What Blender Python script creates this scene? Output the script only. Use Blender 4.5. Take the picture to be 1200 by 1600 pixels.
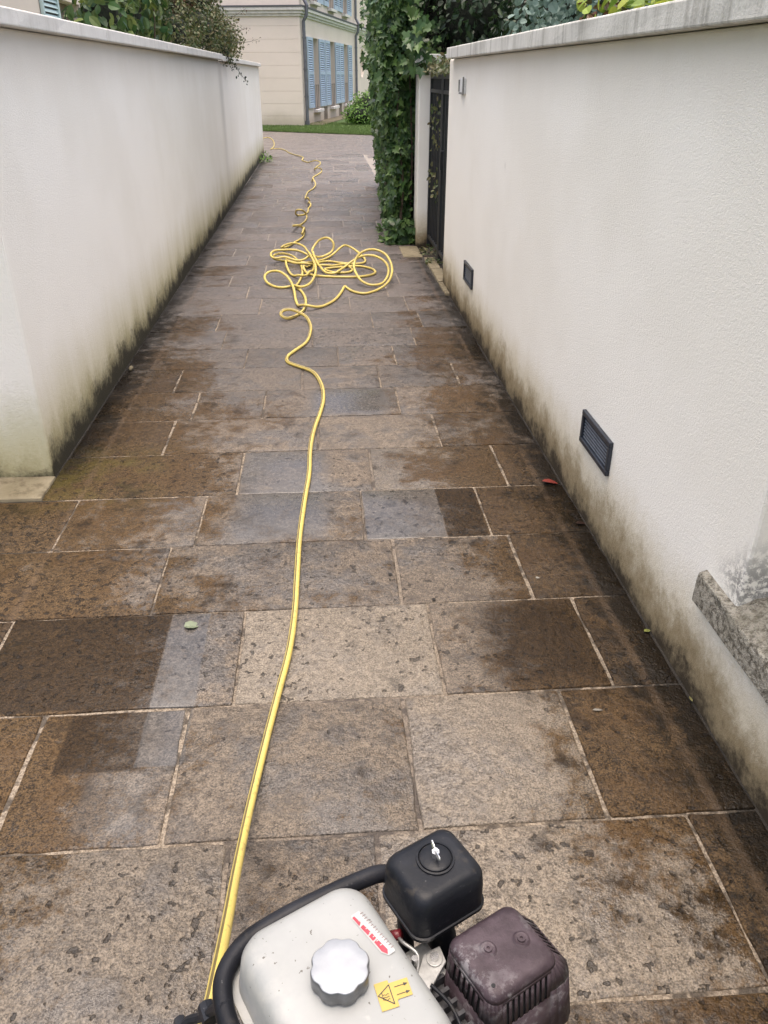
import bpy, bmesh, math, random
import numpy as np
from mathutils import Vector, Matrix, noise as mnoise
R = math.radians
S = bpy.context.scene
for o in list(bpy.data.objects): bpy.data.objects.remove(o)
random.seed(7); np.random.seed(7)

# ---------------------------------------------------------------- camera
cam = bpy.data.objects.new('camera', bpy.data.cameras.new('camera'))
S.collection.objects.link(cam); S.camera = cam
cam.data.sensor_fit = 'VERTICAL'; cam.data.sensor_height = 36.0; cam.data.lens = 36.0*1250/1600
cam.location = (0, 0, 1.6)
cam.rotation_euler = (R(90-28.65), 0, R(-4.2))
cam.data.clip_start = 0.02; cam.data.clip_end = 3000
S.render.resolution_x = 768; S.render.resolution_y = 1024
# ---------------------------------------------------------------- sky, sun, exposure
SUN_EL, SUN_AZ = 88.0, 200.0          # degrees; azimuth clockwise from +Y (the sun stands to the left, veiled by cloud)
W = bpy.data.worlds.new('World'); S.world = W; W.use_nodes = True
wn = W.node_tree; bg = wn.nodes['Background']
sky = wn.nodes.new('ShaderNodeTexSky'); sky.sky_type = 'NISHITA'; sky.sun_disc = False
sky.sun_elevation = R(SUN_EL); sky.sun_rotation = R(SUN_AZ); sky.air_density = 1.0; sky.dust_density = 8.0; sky.ozone_density = 1.0
wn.links.new(sky.outputs[0], bg.inputs[0]); bg.inputs[1].default_value = 0.13
sl = bpy.data.lights.new('sun', 'SUN'); sl.energy = 0.8; sl.angle = R(110); sl.color = (1, .93, .82)
so = bpy.data.objects.new('sun', sl); S.collection.objects.link(so)
az, el = R(SUN_AZ), R(SUN_EL)
sd = Vector((math.sin(az)*math.cos(el), math.cos(az)*math.cos(el), math.sin(el)))
so.rotation_euler = sd.to_track_quat('Z', 'Y').to_euler(); so.location = sd*50
S.view_settings.view_transform = 'Standard'; S.view_settings.look = 'None'
S.view_settings.exposure = 1.29; S.view_settings.gamma = 1.0; S.view_settings.use_curve_mapping = False
S.render.engine = 'CYCLES'
S.cycles.max_bounces = 6; S.cycles.diffuse_bounces = 4; S.cycles.glossy_bounces = 3; S.cycles.transmission_bounces = 3

# ---------------------------------------------------------------- helpers
COL = S.collection
def link(o, parent=None):
    COL.objects.link(o)
    if parent is not None: o.parent = parent
    return o
def tag(o, label=None, cat=None, group=None, kind=None):
    if label: o['label'] = label
    if cat: o['category'] = cat
    if group: o['group'] = group
    if kind: o['kind'] = kind
    return o
def empty(name, loc=(0, 0, 0), rz=0, parent=None):
    o = bpy.data.objects.new(name, None); o.location = loc; o.rotation_euler = (0, 0, rz); o.empty_display_size = .1
    return link(o, parent)
class MB:
    def __init__(s): s.v = []; s.f = []; s.m = []
    def add(s, vs, fs, mi=0):
        b = len(s.v); s.v += [tuple(p) for p in vs]; s.f += [tuple(b+i for i in f) for f in fs]; s.m += [mi]*len(fs); return s
    def box(s, x0, x1, y0, y1, z0, z1, mi=0):
        return s.add([(x0,y0,z0),(x1,y0,z0),(x1,y1,z0),(x0,y1,z0),(x0,y0,z1),(x1,y0,z1),(x1,y1,z1),(x0,y1,z1)],
                     [(3,2,1,0),(4,5,6,7),(0,1,5,4),(1,2,6,5),(2,3,7,6),(3,0,4,7)], mi)
    def hexa(s, p, mi=0):   # 8 corners, bottom ring then top ring
        return s.add(p, [(3,2,1,0),(4,5,6,7),(0,1,5,4),(1,2,6,5),(2,3,7,6),(3,0,4,7)], mi)
    def loft(s, rings, cap0=True, cap1=True, mi=0):
        n = len(rings[0]); vs = [p for r in rings for p in r]; fs = []
        for k in range(len(rings)-1):
            for i in range(n):
                j = (i+1) % n; fs.append((k*n+i, k*n+j, (k+1)*n+j, (k+1)*n+i))
        if cap0: fs.append(tuple(range(n-1, -1, -1)))
        if cap1: fs.append(tuple((len(rings)-1)*n+i for i in range(n)))
        return s.add(vs, fs, mi)
    def prism(s, poly, z0, z1, mi=0):
        return s.loft([[(x, y, z0) for x, y in poly], [(x, y, z1) for x, y in poly]], mi=mi)
    def cyl(s, c, r, z0, z1, n=20, mi=0, r1=None):
        r1 = r if r1 is None else r1
        return s.loft([[(c[0]+q*math.cos(2*math.pi*i/n), c[1]+q*math.sin(2*math.pi*i/n), z) for i in range(n)] for q, z in ((r, z0), (r1, z1))], mi=mi)
    def tube(s, pts, r, n=10, mi=0, stripe=None, caps=True, closed=False):
        pts = [Vector(p) for p in pts]; m = len(pts); rings = []; up = Vector((0, 0, 1)); u = None
        for i, p in enumerate(pts):
            t = (pts[min(i+1, m-1)]-pts[max(i-1, 0)])
            t = t.normalized() if t.length > 1e-9 else Vector((0, 1, 0))
            if u is None:
                u = t.cross(up)
                if u.length < 1e-3: u = Vector((1, 0, 0))
            u = (u - t*u.dot(t)); u = u.normalized() if u.length > 1e-6 else t.orthogonal().normalized()
            w = t.cross(u); rr = r[i] if hasattr(r, '__len__') else r
            rings.append([p+u*rr*math.cos(2*math.pi*k/n)+w*rr*math.sin(2*math.pi*k/n) for k in range(n)])
        b = len(s.f); s.loft(rings, caps, caps, mi)
        if stripe:
            for k in range(m-1):
                for i in stripe[0]: s.m[b+k*n+i] = stripe[1]
        return s
    def mesh(s, name, mats, smooth=False):
        me = bpy.data.meshes.new(name); me.from_pydata(s.v, [], s.f)
        for m in (mats if isinstance(mats, (list, tuple)) else [mats]): me.materials.append(m)
        if any(s.m): me.polygons.foreach_set('material_index', s.m)
        if smooth: me.polygons.foreach_set('use_smooth', [True]*len(me.polygons))
        me.update(); return me
    def build(s, name, mats, parent=None, smooth=False, bevel=0, seg=2, loc=None, rz=None, auto=None):
        o = bpy.data.objects.new(name, s.mesh(name, mats, smooth)); link(o, parent)
        if loc: o.location = loc
        if rz is not None: o.rotation_euler = (0, 0, rz)
        if bevel:
            b = o.modifiers.new('bevel', 'BEVEL'); b.width = bevel; b.segments = seg; b.limit_method = 'ANGLE'; b.angle_limit = R(35)
        if auto:
            o.data.polygons.foreach_set('use_smooth', [True]*len(o.data.polygons))
            e = o.modifiers.new('split', 'EDGE_SPLIT'); e.split_angle = R(auto)
        return o
def rrect(x0, x1, y0, y1, r, z, n=6):
    out = []
    for cx, cy, a0 in ((x1-r, y1-r, 0), (x0+r, y1-r, 90), (x0+r, y0+r, 180), (x1-r, y0+r, 270)):
        for k in range(n+1):
            a = R(a0+90*k/n); out.append((cx+r*math.cos(a), cy+r*math.sin(a), z))
    return out
def catmull(P, per=8):
    P = [np.array(p, float) for p in P]; out = []
    for i in range(len(P)-1):
        p0 = P[max(i-1, 0)]; p1 = P[i]; p2 = P[i+1]; p3 = P[min(i+2, len(P)-1)]
        d = lambda a, b: max(np.linalg.norm(a-b)**.5, 1e-4)
        t0 = 0; t1 = t0+d(p0, p1) if i else -d(p1, p2)*0+1e-4; t2 = t1+d(p1, p2); t3 = t2+d(p2, p3)
        for k in range(per):
            t = t1+(t2-t1)*k/per
            A1 = (t1-t)/(t1-t0)*p0+(t-t0)/(t1-t0)*p1; A2 = (t2-t)/(t2-t1)*p1+(t-t1)/(t2-t1)*p2
            A3 = (t3-t)/(t3-t2)*p2+(t-t2)/(t3-t2)*p3
            B1 = (t2-t)/(t2-t0)*A1+(t-t0)/(t2-t0)*A2; B2 = (t3-t)/(t3-t1)*A2+(t-t1)/(t3-t1)*A3
            out.append((t2-t)/(t2-t1)*B1+(t-t1)/(t2-t1)*B2)
    out.append(P[-1]); return out

# ---------------------------------------------------------------- materials
class NT:
    def __init__(s, name):
        s.mat = bpy.data.materials.new(name); s.mat.use_nodes = True; s.t = s.mat.node_tree; s.b = s.t.nodes['Principled BSDF']; s._pos = None
    def n(s, typ, **k):
        x = s.t.nodes.new(typ)
        for a, b in k.items(): setattr(x, a, b)
        return x
    def set(s, sock, v):
        if hasattr(v, 'is_linked') or hasattr(v, 'links'): s.t.links.new(v, sock)
        elif isinstance(v, (tuple, list)) and len(v) == 3 and sock.type == 'RGBA': sock.default_value = (*v, 1)
        else: sock.default_value = v
    def pos(s):
        if s._pos is None: s._pos = s.n('ShaderNodeNewGeometry').outputs['Position']
        return s._pos
    def obj(s): return s.n('ShaderNodeTexCoord').outputs['Object']
    def xyz(s, v=None):
        x = s.n('ShaderNodeSeparateXYZ'); s.set(x.inputs[0], v or s.pos()); return x.outputs
    def comb(s, x, y, z):
        c = s.n('ShaderNodeCombineXYZ'); [s.set(c.inputs[i], q) for i, q in enumerate((x, y, z))]; return c.outputs[0]
    def noise(s, scale, det=4, rough=.55, vec=None, dist=0.0):
        x = s.n('ShaderNodeTexNoise'); s.set(x.inputs['Vector'], vec or s.pos())
        x.inputs['Scale'].default_value = scale; x.inputs['Detail'].default_value = det; x.inputs['Roughness'].default_value = rough; x.inputs['Distortion'].default_value = dist
        return x.outputs['Fac']
    def vor(s, scale, vec=None, feat='F1', out='Distance'):
        x = s.n('ShaderNodeTexVoronoi', feature=feat); s.set(x.inputs['Vector'], vec or s.pos()); x.inputs['Scale'].default_value = scale
        return x.outputs[out]
    def m(s, op, a, b=0.0, c=0.0):
        x = s.n('ShaderNodeMath', operation=op); s.set(x.inputs[0], a); s.set(x.inputs[1], b); s.set(x.inputs[2], c); return x.outputs[0]
    def mr(s, v, a, b, c=0.0, d=1.0, smooth=True):
        x = s.n('ShaderNodeMapRange', interpolation_type='SMOOTHSTEP' if smooth else 'LINEAR')
        for i, q in enumerate((v, a, b, c, d)): s.set(x.inputs[i], q)
        return x.outputs[0]
    def mix(s, f, a, b, typ='MIX'):
        x = s.n('ShaderNodeMix', data_type='RGBA', blend_type=typ); s.set(x.inputs[0], f); s.set(x.inputs[6], a); s.set(x.inputs[7], b); return x.outputs[2]
    def vscale(s, sx, sy, sz, vec=None):
        x = s.n('ShaderNodeVectorMath', operation='MULTIPLY'); s.set(x.inputs[0], vec or s.pos()); x.inputs[1].default_value = (sx, sy, sz); return x.outputs[0]
    def vadd(s, a, b):
        x = s.n('ShaderNodeVectorMath', operation='ADD'); s.set(x.inputs[0], a); s.set(x.inputs[1], b); return x.outputs[0]
    def bump(s, h, dist, strength=1.0, nrm=None):
        x = s.n('ShaderNodeBump'); s.set(x.inputs['Height'], h); x.inputs['Distance'].default_value = dist; s.set(x.inputs['Strength'], strength)
        if nrm is not None: s.set(x.inputs['Normal'], nrm)
        return x.outputs[0]
    def out(s, col=None, rough=None, nrm=None, metal=None, spec=None, **k):
        if col is not None: s.set(s.b.inputs['Base Color'], col)
        if rough is not None: s.set(s.b.inputs['Roughness'], rough)
        if nrm is not None: s.set(s.b.inputs['Normal'], nrm)
        if metal is not None: s.set(s.b.inputs['Metallic'], metal)
        if spec is not None: s.set(s.b.inputs['Specular IOR Level'], spec)
        for a, b in k.items(): s.set(s.b.inputs[a.replace('_', ' ')], b)
        return s.mat
def boxmask(t, X, Y, x0, x1, y0, y1, e=.012):
    a = t.m('MULTIPLY', t.mr(X, x0-e, x0+e), t.mr(X, x1+e, x1-e)); b = t.m('MULTIPLY', t.mr(Y, y0-e, y0+e), t.mr(Y, y1+e, y1-e))
    return t.m('MULTIPLY', a, b)

def mat_slab():
    t = NT('limestone_slab'); P = t.pos(); X, Y, Z = t.xyz()
    oi = t.n('ShaderNodeObjectInfo'); sc = t.n('ShaderNodeSeparateColor'); t.set(sc.inputs[0], oi.outputs['Color']); cr, cg, cb = sc.outputs[0:3]
    rnd = oi.outputs['Random']; Q = t.vadd(P, t.comb(t.m('MULTIPLY', rnd, 37.0), 0.0, t.m('MULTIPLY', rnd, 11.0)))
    grain = t.noise(200, 1, .7, P); g2 = t.noise(62, 3, .8, Q); mid = t.noise(13, 5, .72, Q); big = t.noise(2.6, 3, .65, Q); cloud = t.noise(1.7, 5, .68, P)
    c0 = lambda v, k: t.m('MULTIPLY', t.m('SUBTRACT', v, .5), k)
    sp = t.m('ADD', t.m('MULTIPLY', grain, .5), t.m('MULTIPLY', g2, .5)); spk = t.mr(sp, .345, .655)
    # clean stone, pale washed stone, mauve grey sky reflection painted in, stronger far off
    stone = t.mix(spk, (.058, .044, .034), (.285, .228, .180))
    stone = t.mix(t.mr(mid, .45, .62, 0, .6), stone, (.095, .075, .062))
    stone = t.mix(t.m('MULTIPLY', cb, .9), stone, t.mix(spk, (.135, .112, .092), (.41, .355, .298)))
    grey = t.mix(spk, (.043, .0375, .038), (.178, .162, .156))
    gm = t.m('MULTIPLY', t.mr(t.m('ADD', big, c0(mid, .6)), .42, .60), t.m('SUBTRACT', 1.0, t.m('MULTIPLY', cb, .8)))
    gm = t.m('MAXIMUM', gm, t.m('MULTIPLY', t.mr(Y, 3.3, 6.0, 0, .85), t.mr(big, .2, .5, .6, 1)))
    stone = t.mix(t.m('MULTIPLY', gm, .82), stone, grey)
    # brown grime: thick along both walls, in blotches that cross the joints
    mR = t.mr(Y, 14.6, 13.8); mL = t.mr(Y, 20.3, 19.4)
    d = t.m('ADD', t.m('MULTIPLY', t.mr(X, .12, .85, 0, .62), mR), t.m('MULTIPLY', t.mr(X, -.25, -1.0, 0, .62), mL))
    d = t.m('ADD', d, t.m('SUBTRACT', t.m('MULTIPLY', cr, .9), .37)); d = t.m('ADD', d, c0(cloud, 1.5)); d = t.m('ADD', d, c0(mid, 1.1)); d = t.m('ADD', d, c0(g2, .6))
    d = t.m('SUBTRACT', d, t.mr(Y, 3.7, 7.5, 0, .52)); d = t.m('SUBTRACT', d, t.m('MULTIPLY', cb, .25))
    D = t.mr(d, .08, .44)
    dirt = t.mix(spk, (.022, .0125, .0052), (.150, .090, .038)); dirt = t.mix(t.mr(t.noise(5, 2, .6, Q), .42, .66, 0, .6), dirt, (.098, .052, .017))
    col = t.mix(t.m('MULTIPLY', D, .9), stone, dirt)
    # near black grime inside the brown
    deep = t.m('MULTIPLY', t.mr(t.m('ADD', t.noise(4.2, 4, .72, P), c0(mid, .5)), .55, .70), t.mr(d, -.1, .35)); deep = t.m('MAXIMUM', deep, t.m('MULTIPLY', D, t.mr(t.m('ADD', sp, c0(mid, .35)), .50, .40, 0, .7))); col = t.mix(t.m('MULTIPLY', deep, .72), col, (.014, .0095, .006))
    # black lichen against the wall foot
    mw = t.m('ADD', c0(mid, .5), c0(cloud, .25)); bl = t.m('MAXIMUM', t.m('MULTIPLY', t.mr(t.m('ADD', X, mw), .80, .99), mR), t.m('MULTIPLY', t.mr(t.m('SUBTRACT', mw, X), 1.04, 1.215), t.m('MULTIPLY', mL, t.mr(Y, 3.15, 3.35))))
    col = t.mix(t.m('MULTIPLY', bl, .88), col, (.011, .009, .0065))
    mo = t.m('MULTIPLY', boxmask(t, X, Y, -1.30, -.80, 3.1, 3.6, .16), t.mr(t.m('ADD', big, c0(mid, .6)), .35, .6)); col = t.mix(t.m('MULTIPLY', mo, .65), col, (.125, .098, .025))
    # patches left by the jet, edges crisp; the pale ones have sky reflection painted in
    wob = t.m('ADD', c0(t.noise(9, 2, .6, P), .012), c0(g2, .010)); XW = t.m('ADD', X, wob); Yw = t.m('ADD', Y, wob); e = .005
    pm = t.m('MAXIMUM', boxmask(t, XW, Y, -1.2, -.547, 1.80, 2.26, e), boxmask(t, XW, Yw, -.755, -.54, 1.56, 1.80, e))
    pm = t.m('MAXIMUM', pm, boxmask(t, XW, Y, .452, .62, 2.69, 3.12, e)); pm = t.m('MAXIMUM', pm, boxmask(t, XW, Y, .46, .83, 1.80, 2.25, .09))
    col = t.mix(t.m('MULTIPLY', pm, t.mr(mid, .25, .55, .7, .96)), col, t.mix(spk, (.011, .0062, .0026), (.058, .034, .015)))
    wash_sheen = t.m('MAXIMUM', boxmask(t, XW, Yw, .13, .452, 2.69, 3.13, e), boxmask(t, XW, Y, -.547, -.42, 1.57, 2.26, e)); wash_sheen = t.m('MAXIMUM', wash_sheen, t.m('MULTIPLY', boxmask(t, XW, Yw, -.66, -.50, 1.36, 1.56, .02), .55))
    wash_sheen = t.m('MAXIMUM', wash_sheen, boxmask(t, XW, Y, -.41, -.02, 2.72, 3.57, .05)); wash_sheen = t.m('MAXIMUM', wash_sheen, boxmask(t, XW, Yw, -.1, .32, 4.02, 4.42, .06))
    wash_sheen = t.m('MULTIPLY', wash_sheen, t.mr(t.m('ADD', big, c0(mid, .5)), .2, .42, .55, 1))
    col = t.mix(t.m('MULTIPLY', wash_sheen, .72), col, t.mix(spk, (.066, .063, .064), (.150, .143, .145)))
    # pale traces running along both walls
    st = t.m('MAXIMUM', t.mr(t.m('ABSOLUTE', t.m('SUBTRACT', X, .925)), .022, .004), t.mr(t.m('ABSOLUTE', t.m('ADD', X, 1.085)), .022, .004))
    col = t.mix(t.m('MULTIPLY', t.m('MULTIPLY', st, t.mr(cloud, .3, .55)), .36), col, (.17, .118, .080))
    # pits and black blotches, more on some slabs than others
    many = t.mr(t.m('FRACT', t.m('MULTIPLY', rnd, 7.3)), 0, 1, -.06, .06, False)
    pit = t.mr(t.m('ADD', t.noise(34, 2, .55, Q), many), .66, .72); blot = t.m('MULTIPLY', t.mr(t.m('ADD', t.noise(10, 4, .68, Q), many), .62, .73), .65); pits = t.m('MAXIMUM', pit, blot)
    col = t.mix(t.m('MULTIPLY', pits, .75), col, (.021, .0165, .014))
    var = t.m('MULTIPLY', t.mr(rnd, 0, 1, .57, .78, False), t.mr(Y, 4.0, 10, 1, 1.42)); col = t.mix(1.0, col, t.comb(var, t.m('MULTIPLY', var, .985), t.m('MULTIPLY', var, t.mr(Y, 3, 8, .91, .985))), 'MULTIPLY')  # random tone per slab; far ones lightened and cooled, haze put into the colour
    wet = t.m('MAXIMUM', t.m('MULTIPLY', wash_sheen, .9), t.m('MULTIPLY', t.mr(t.m('ADD', big, c0(mid, .4)), .42, .60), t.mr(cg, 0, 1, .3, 1)))
    ro = t.m('ADD', t.m('SUBTRACT', .56, t.m('MULTIPLY', wet, .34)), c0(g2, .25))
    hgt = t.m('ADD', t.m('MULTIPLY', mid, 1.5), t.m('MULTIPLY', g2, .55)); hgt = t.m('SUBTRACT', hgt, t.m('MULTIPLY', pit, .5))
    nr = t.bump(hgt, .013, t.m('SUBTRACT', .95, t.m('MAXIMUM', t.m('MULTIPLY', wet, .25), t.m('MULTIPLY', wash_sheen, .86))))
    return t.out(col, ro, nr, spec=t.m('SUBTRACT', .5, t.m('MULTIPLY', D, .3)))
def mat_mortar():
    t = NT('mortar'); X, Y, Z = t.xyz()
    a = t.noise(150, 2, .7); b = t.noise(6, 3, .7); e = t.noise(28, 2, .6)
    c = t.mix(t.mr(a, .35, .65), (.12, .092, .064), (.29, .238, .178)); c = t.mix(t.mr(t.m('ADD', b, t.m('MULTIPLY', t.m('SUBTRACT', e, .5), .6)), .49, .60, 0, .8), c, (.026, .019, .013))
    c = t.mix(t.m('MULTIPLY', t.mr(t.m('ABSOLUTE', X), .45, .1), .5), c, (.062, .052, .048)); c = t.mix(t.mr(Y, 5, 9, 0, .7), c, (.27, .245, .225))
    c = t.mix(t.m('MULTIPLY', t.mr(Y, 14.5, 13.8), t.mr(t.m('ADD', t.m('ABSOLUTE', t.m('ADD', X, .105)), t.m('MULTIPLY', t.m('SUBTRACT', e, .5), .2)), .98, 1.09, 0, .93)), c, (.012, .010, .007))
    return t.out(c, .8, t.bump(a, .006, .8))
def mat_render(name, side):
    t = NT(name); X, Y, Z = t.xyz()
    s1 = t.noise(240, 2, .65); s2 = t.noise(95, 2, .5); big = t.noise(1.3, 3, .55)
    col = t.mix(t.mr(big, .35, .65), (.825, .797, .730), (.87, .845, .785))
    # coordinate along the wall (both faces), stretched upwards for runs
    streak = t.noise(1.0, 3, .65, t.vscale(4.2, 4.2, .8)); s3 = t.noise(1.0, 3, .65, t.vscale(15, 15, 6.0)); fine = t.noise(48, 3, .75)
    zz = t.m('SUBTRACT', Z, t.m('MULTIPLY', t.m('SUBTRACT', streak, .5), .26 if side == 'L' else .15))
    zz = t.m('SUBTRACT', zz, t.m('MULTIPLY', t.m('SUBTRACT', s3, .5), .07 if side == 'L' else .05))
    zz = t.m('SUBTRACT', zz, t.m('MULTIPLY', t.m('SUBTRACT', fine, .5), .13))
    iso = t.m('ADD', t.m('MULTIPLY', t.m('SUBTRACT', t.noise(4.5, 5, .72), .5), .36), t.m('MULTIPLY', t.m('SUBTRACT', fine, .5), .09)); zi = t.m('SUBTRACT', Z, iso)
    if side == 'L':
        nx = t.xyz(t.n('ShaderNodeNewGeometry').outputs['Normal']); zz = t.m('ADD', zz, t.m('MULTIPLY', t.m('ABSOLUTE', nx[1]), .10))
        col = t.mix(t.m('MULTIPLY', t.m('ABSOLUTE', nx[1]), t.mr(zz, .62, .2, 0, .55)), col, (.40, .42, .24))
        zb = t.m('ADD', zi, t.m('MULTIPLY', t.m('ABSOLUTE', nx[1]), .09))
        col = t.mix(t.mr(zz, .58, .10, 0, .78), col, (.50, .45, .26))
        col = t.mix(t.mr(zz, .27, .08, 0, .7), col, (.27, .235, .115))
        col = t.mix(t.mr(zb, .18, .045, 0, .95), col, (.024, .021, .015))
        run = t.m('MULTIPLY', t.mr(t.m('ABSOLUTE', t.m('SUBTRACT', t.m('ADD', Y, t.m('MULTIPLY', t.m('SUBTRACT', big, .5), .3)), 11.93)), .42, .05), t.mr(Z, .2, 1.75, .25, 1)); col = t.mix(t.m('MULTIPLY', run, .42), col, (.24, .235, .22))
    else:
        col = t.mix(t.mr(zz, .40, .15, 0, .65), col, (.50, .43, .27))
        col = t.mix(t.mr(zi, .25, .08, 0, .86), col, (.215, .160, .080))
        col = t.mix(t.mr(zi, .10, -.01, 0, .95), col, (.030, .022, .014))
        sp = t.m('MULTIPLY', t.mr(t.m('ADD', t.m('ABSOLUTE', t.m('SUBTRACT', Y, 1.60)), t.m('MULTIPLY', t.m('ABSOLUTE', t.m('SUBTRACT', Z, .45)), .9)), .19, .02), t.mr(fine, .40, .58)); col = t.mix(t.m('MULTIPLY', sp, .72), col, (.07, .072, .075))
    col = t.mix(t.mr(t.m('ADD', Z, t.m('MULTIPLY', t.m('SUBTRACT', streak, .5), .14)), 1.45, 1.76, 0, .42), col, (.60, .52, .43))
    spots = t.mr(t.noise(3.1, 3, .7), .70, .78, 0, .25); col = t.mix(spots, col, (.4, .39, .37))
    h = t.m('ADD', t.m('MULTIPLY', s1, .7), t.m('MULTIPLY', s2, .5))
    return t.out(col, .88, t.bump(h, .0042, .7), spec=.25)
def mat_concrete(name, a, b, dirt, amt):
    t = NT(name); X, Y, Z = t.xyz()
    n1 = t.noise(4, 4, .65); n2 = t.noise(90, 3, .7); st = t.noise(1, 4, .65, t.vscale(18, 18, 1.5))
    c = t.mix(t.mr(n1, .3, .7), a, b); c = t.mix(t.m('MULTIPLY', t.mr(st, .46, .68), amt), c, dirt); c = t.mix(t.mr(n2, .58, .74, 0, .5), c, dirt)
    return t.out(c, .85, t.bump(n2, .004, .6), spec=.3)
def mat_leaf(name, cols, rough=.4, trans=.25):
    t = NT(name); g = t.n('ShaderNodeNewGeometry'); r = g.outputs['Random Per Island']
    oi = t.n('ShaderNodeObjectInfo'); r = t.m('FRACT', t.m('ADD', r, oi.outputs['Random']))
    cr = t.n('ShaderNodeValToRGB'); t.set(cr.inputs[0], r); e = cr.color_ramp.elements
    while len(e) < len(cols): e.new(.5)
    for i, c in enumerate(cols): e[i].position = i/(len(cols)-1); e[i].color = (*c, 1)
    col = cr.outputs[0]
    t.out(col, rough, spec=.4)
    tr = t.n('ShaderNodeBsdfTranslucent'); t.set(tr.inputs[0], col); ms = t.n('ShaderNodeMixShader'); ms.inputs[0].default_value = trans
    t.t.links.new(t.b.outputs[0], ms.inputs[1]); t.t.links.new(tr.outputs[0], ms.inputs[2]); t.t.links.new(ms.outputs[0], t.t.nodes['Material Output'].inputs[0])
    return t.mat
def mat_plain(name, col, rough=.5, metal=0, var=.15, scale=30, bump=0.0, spec=.5):
    t = NT(name); n = t.noise(scale, 5, .6, t.obj()); c2 = tuple(q*(1-var) for q in col); c1 = tuple(min(1, q*(1+var)) for q in col)
    c = t.mix(t.mr(n, .3, .7), c1, c2); r = t.m('ADD', rough-.06, t.m('MULTIPLY', n, .12))
    return t.out(c, r, t.bump(n, bump) if bump else None, metal, spec)
M = {}
M['slab'] = mat_slab(); M['mortar'] = mat_mortar()
M['renderL'] = mat_render('white_render_mouldy', 'L'); M['renderR'] = mat_render('white_render_earthy', 'R')
M['copL'] = mat_concrete('pale_coping', (.72, .705, .67), (.66, .645, .61), (.44, .42, .38), .3)
M['copR'] = mat_concrete('weathered_coping', (.66, .65, .61), (.54, .53, .49), (.27, .26, .23), .6)
def mat_sill():
    t = NT('rough_sill_stone'); a = t.noise(55, 4, .75); b = t.noise(140, 2, .7); c = t.noise(9, 4, .65)
    col = t.mix(t.mr(a, .36, .62), (.11, .098, .075), (.40, .375, .315)); col = t.mix(t.mr(b, .55, .7, 0, .5), col, (.55, .53, .47)); col = t.mix(t.mr(c, .5, .7, 0, .4), col, (.20, .185, .14))
    return t.out(col, .9, t.bump(t.m('ADD', a, t.m('MULTIPLY', b, .3)), .02, 1.0), spec=.25)
M['sill'] = mat_sill()
M['kerb'] = mat_concrete('kerb_stone', (.235, .20, .135), (.16, .135, .085), (.07, .052, .03), .6)
M['iron'] = mat_plain('black_iron', (.012, .013, .016), .42, 0, .3)
M['dark'] = mat_plain('dark_void', (.008, .008, .009), .8)
M['soil'] = mat_plain('garden_soil', (.05, .037, .025), .95, 0, .4, 20, .02)
M['ivy'] = mat_leaf('ivy_leaf', [(.020, .048, .015), (.035, .085, .024), (.062, .125, .034), (.13, .21, .06), (.042, .09, .03), (.09, .155, .045)], .35)
M['ivytop'] = mat_leaf('evergreen_leaf', [(.010, .022, .010), (.02, .045, .017), (.04, .07, .025)], .38)
M['lime'] = mat_leaf('lime_leaf', [(.12, .22, .03), (.25, .34, .045), (.36, .40, .06), (.15, .26, .05)], .42, .35)
M['euca'] = mat_leaf('blue_green_leaf', [(.10, .155, .13), (.16, .23, .20), (.065, .11, .085)], .55)
M['redleaf'] = mat_leaf('bronze_leaf', [(.10, .035, .022), (.05, .06, .022), (.14, .06, .035), (.06, .085, .03)], .45)
M['cotone'] = mat_leaf('small_leaf', [(.045, .075, .02), (.11, .125, .04), (.16, .13, .065), (.06, .10, .03), (.035, .05, .02), (.19, .19, .10)], .45)
M['camel'] = mat_leaf('broad_leaf', [(.06, .12, .03), (.035, .085, .035), (.11, .16, .05), (.16, .20, .05), (.05, .09, .04)], .35)
M['bushl'] = mat_leaf('bush_leaf', [(.09, .19, .035), (.15, .28, .055), (.22, .35, .08), (.07, .15, .035)], .5)
M['bark'] = mat_plain('bark', (.06, .042, .028), .9, 0, .3, 40, .01)
M['grass'] = mat_leaf('grass_blade', [(.07, .125, .03), (.11, .175, .045), (.15, .205, .06)], .6)
M['lawnb'] = mat_plain('lawn_earth', (.07, .12, .03), .95, 0, .35, 3, .02)
def mat_house():
    t = NT('cream_house_render'); X, Y, Z = t.xyz(); n = t.noise(.8, 5, .6); f = t.noise(25, 3, .6)
    c = t.mix(t.mr(n, .3, .7), (.79, .68, .60), (.73, .63, .55)); zz = t.m('SUBTRACT', Z, t.m('MULTIPLY', t.m('SUBTRACT', t.noise(1.5, 5, .65), .5), .5))
    c = t.mix(t.mr(zz, .55, .05, 0, .5), c, (.30, .26, .17)); return t.out(c, .9, t.bump(f, .004, .4), spec=.2)
M['house'] = mat_house()
M['damp'] = mat_plain('damp_plaster', (.17, .135, .10), .9, 0, .4, 4)
M['trim'] = mat_plain('pale_stone_trim', (.68, .635, .60), .85, 0, .1, 5)
M['flash'] = mat_plain('dark_flashing', (.10, .10, .11), .6)
M['shut'] = mat_plain('blue_shutter_paint', (.42, .515, .63), .6, 0, .08, 6)
M['shut2'] = mat_plain('pale_green_shutter_paint', (.50, .62, .62), .6, 0, .06, 6)
M['pipe'] = mat_plain('zinc_pipe', (.16, .165, .19), .5, .3, .15, 8)
M['glass'] = mat_plain('window_glass', (.03, .035, .04), .1, 0, .2, 2)
M['rooft'] = mat_plain('roof_slate', (.09, .09, .10), .7, 0, .2, 3)
ROWS= [0.02, 0.45, 0.887, 1.318, 1.79, 2.256, 2.701, 3.126, 3.571, 4.006, 4.436, 4.846, 5.252, 5.686, 6.129, 6.615, 7.075]
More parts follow.
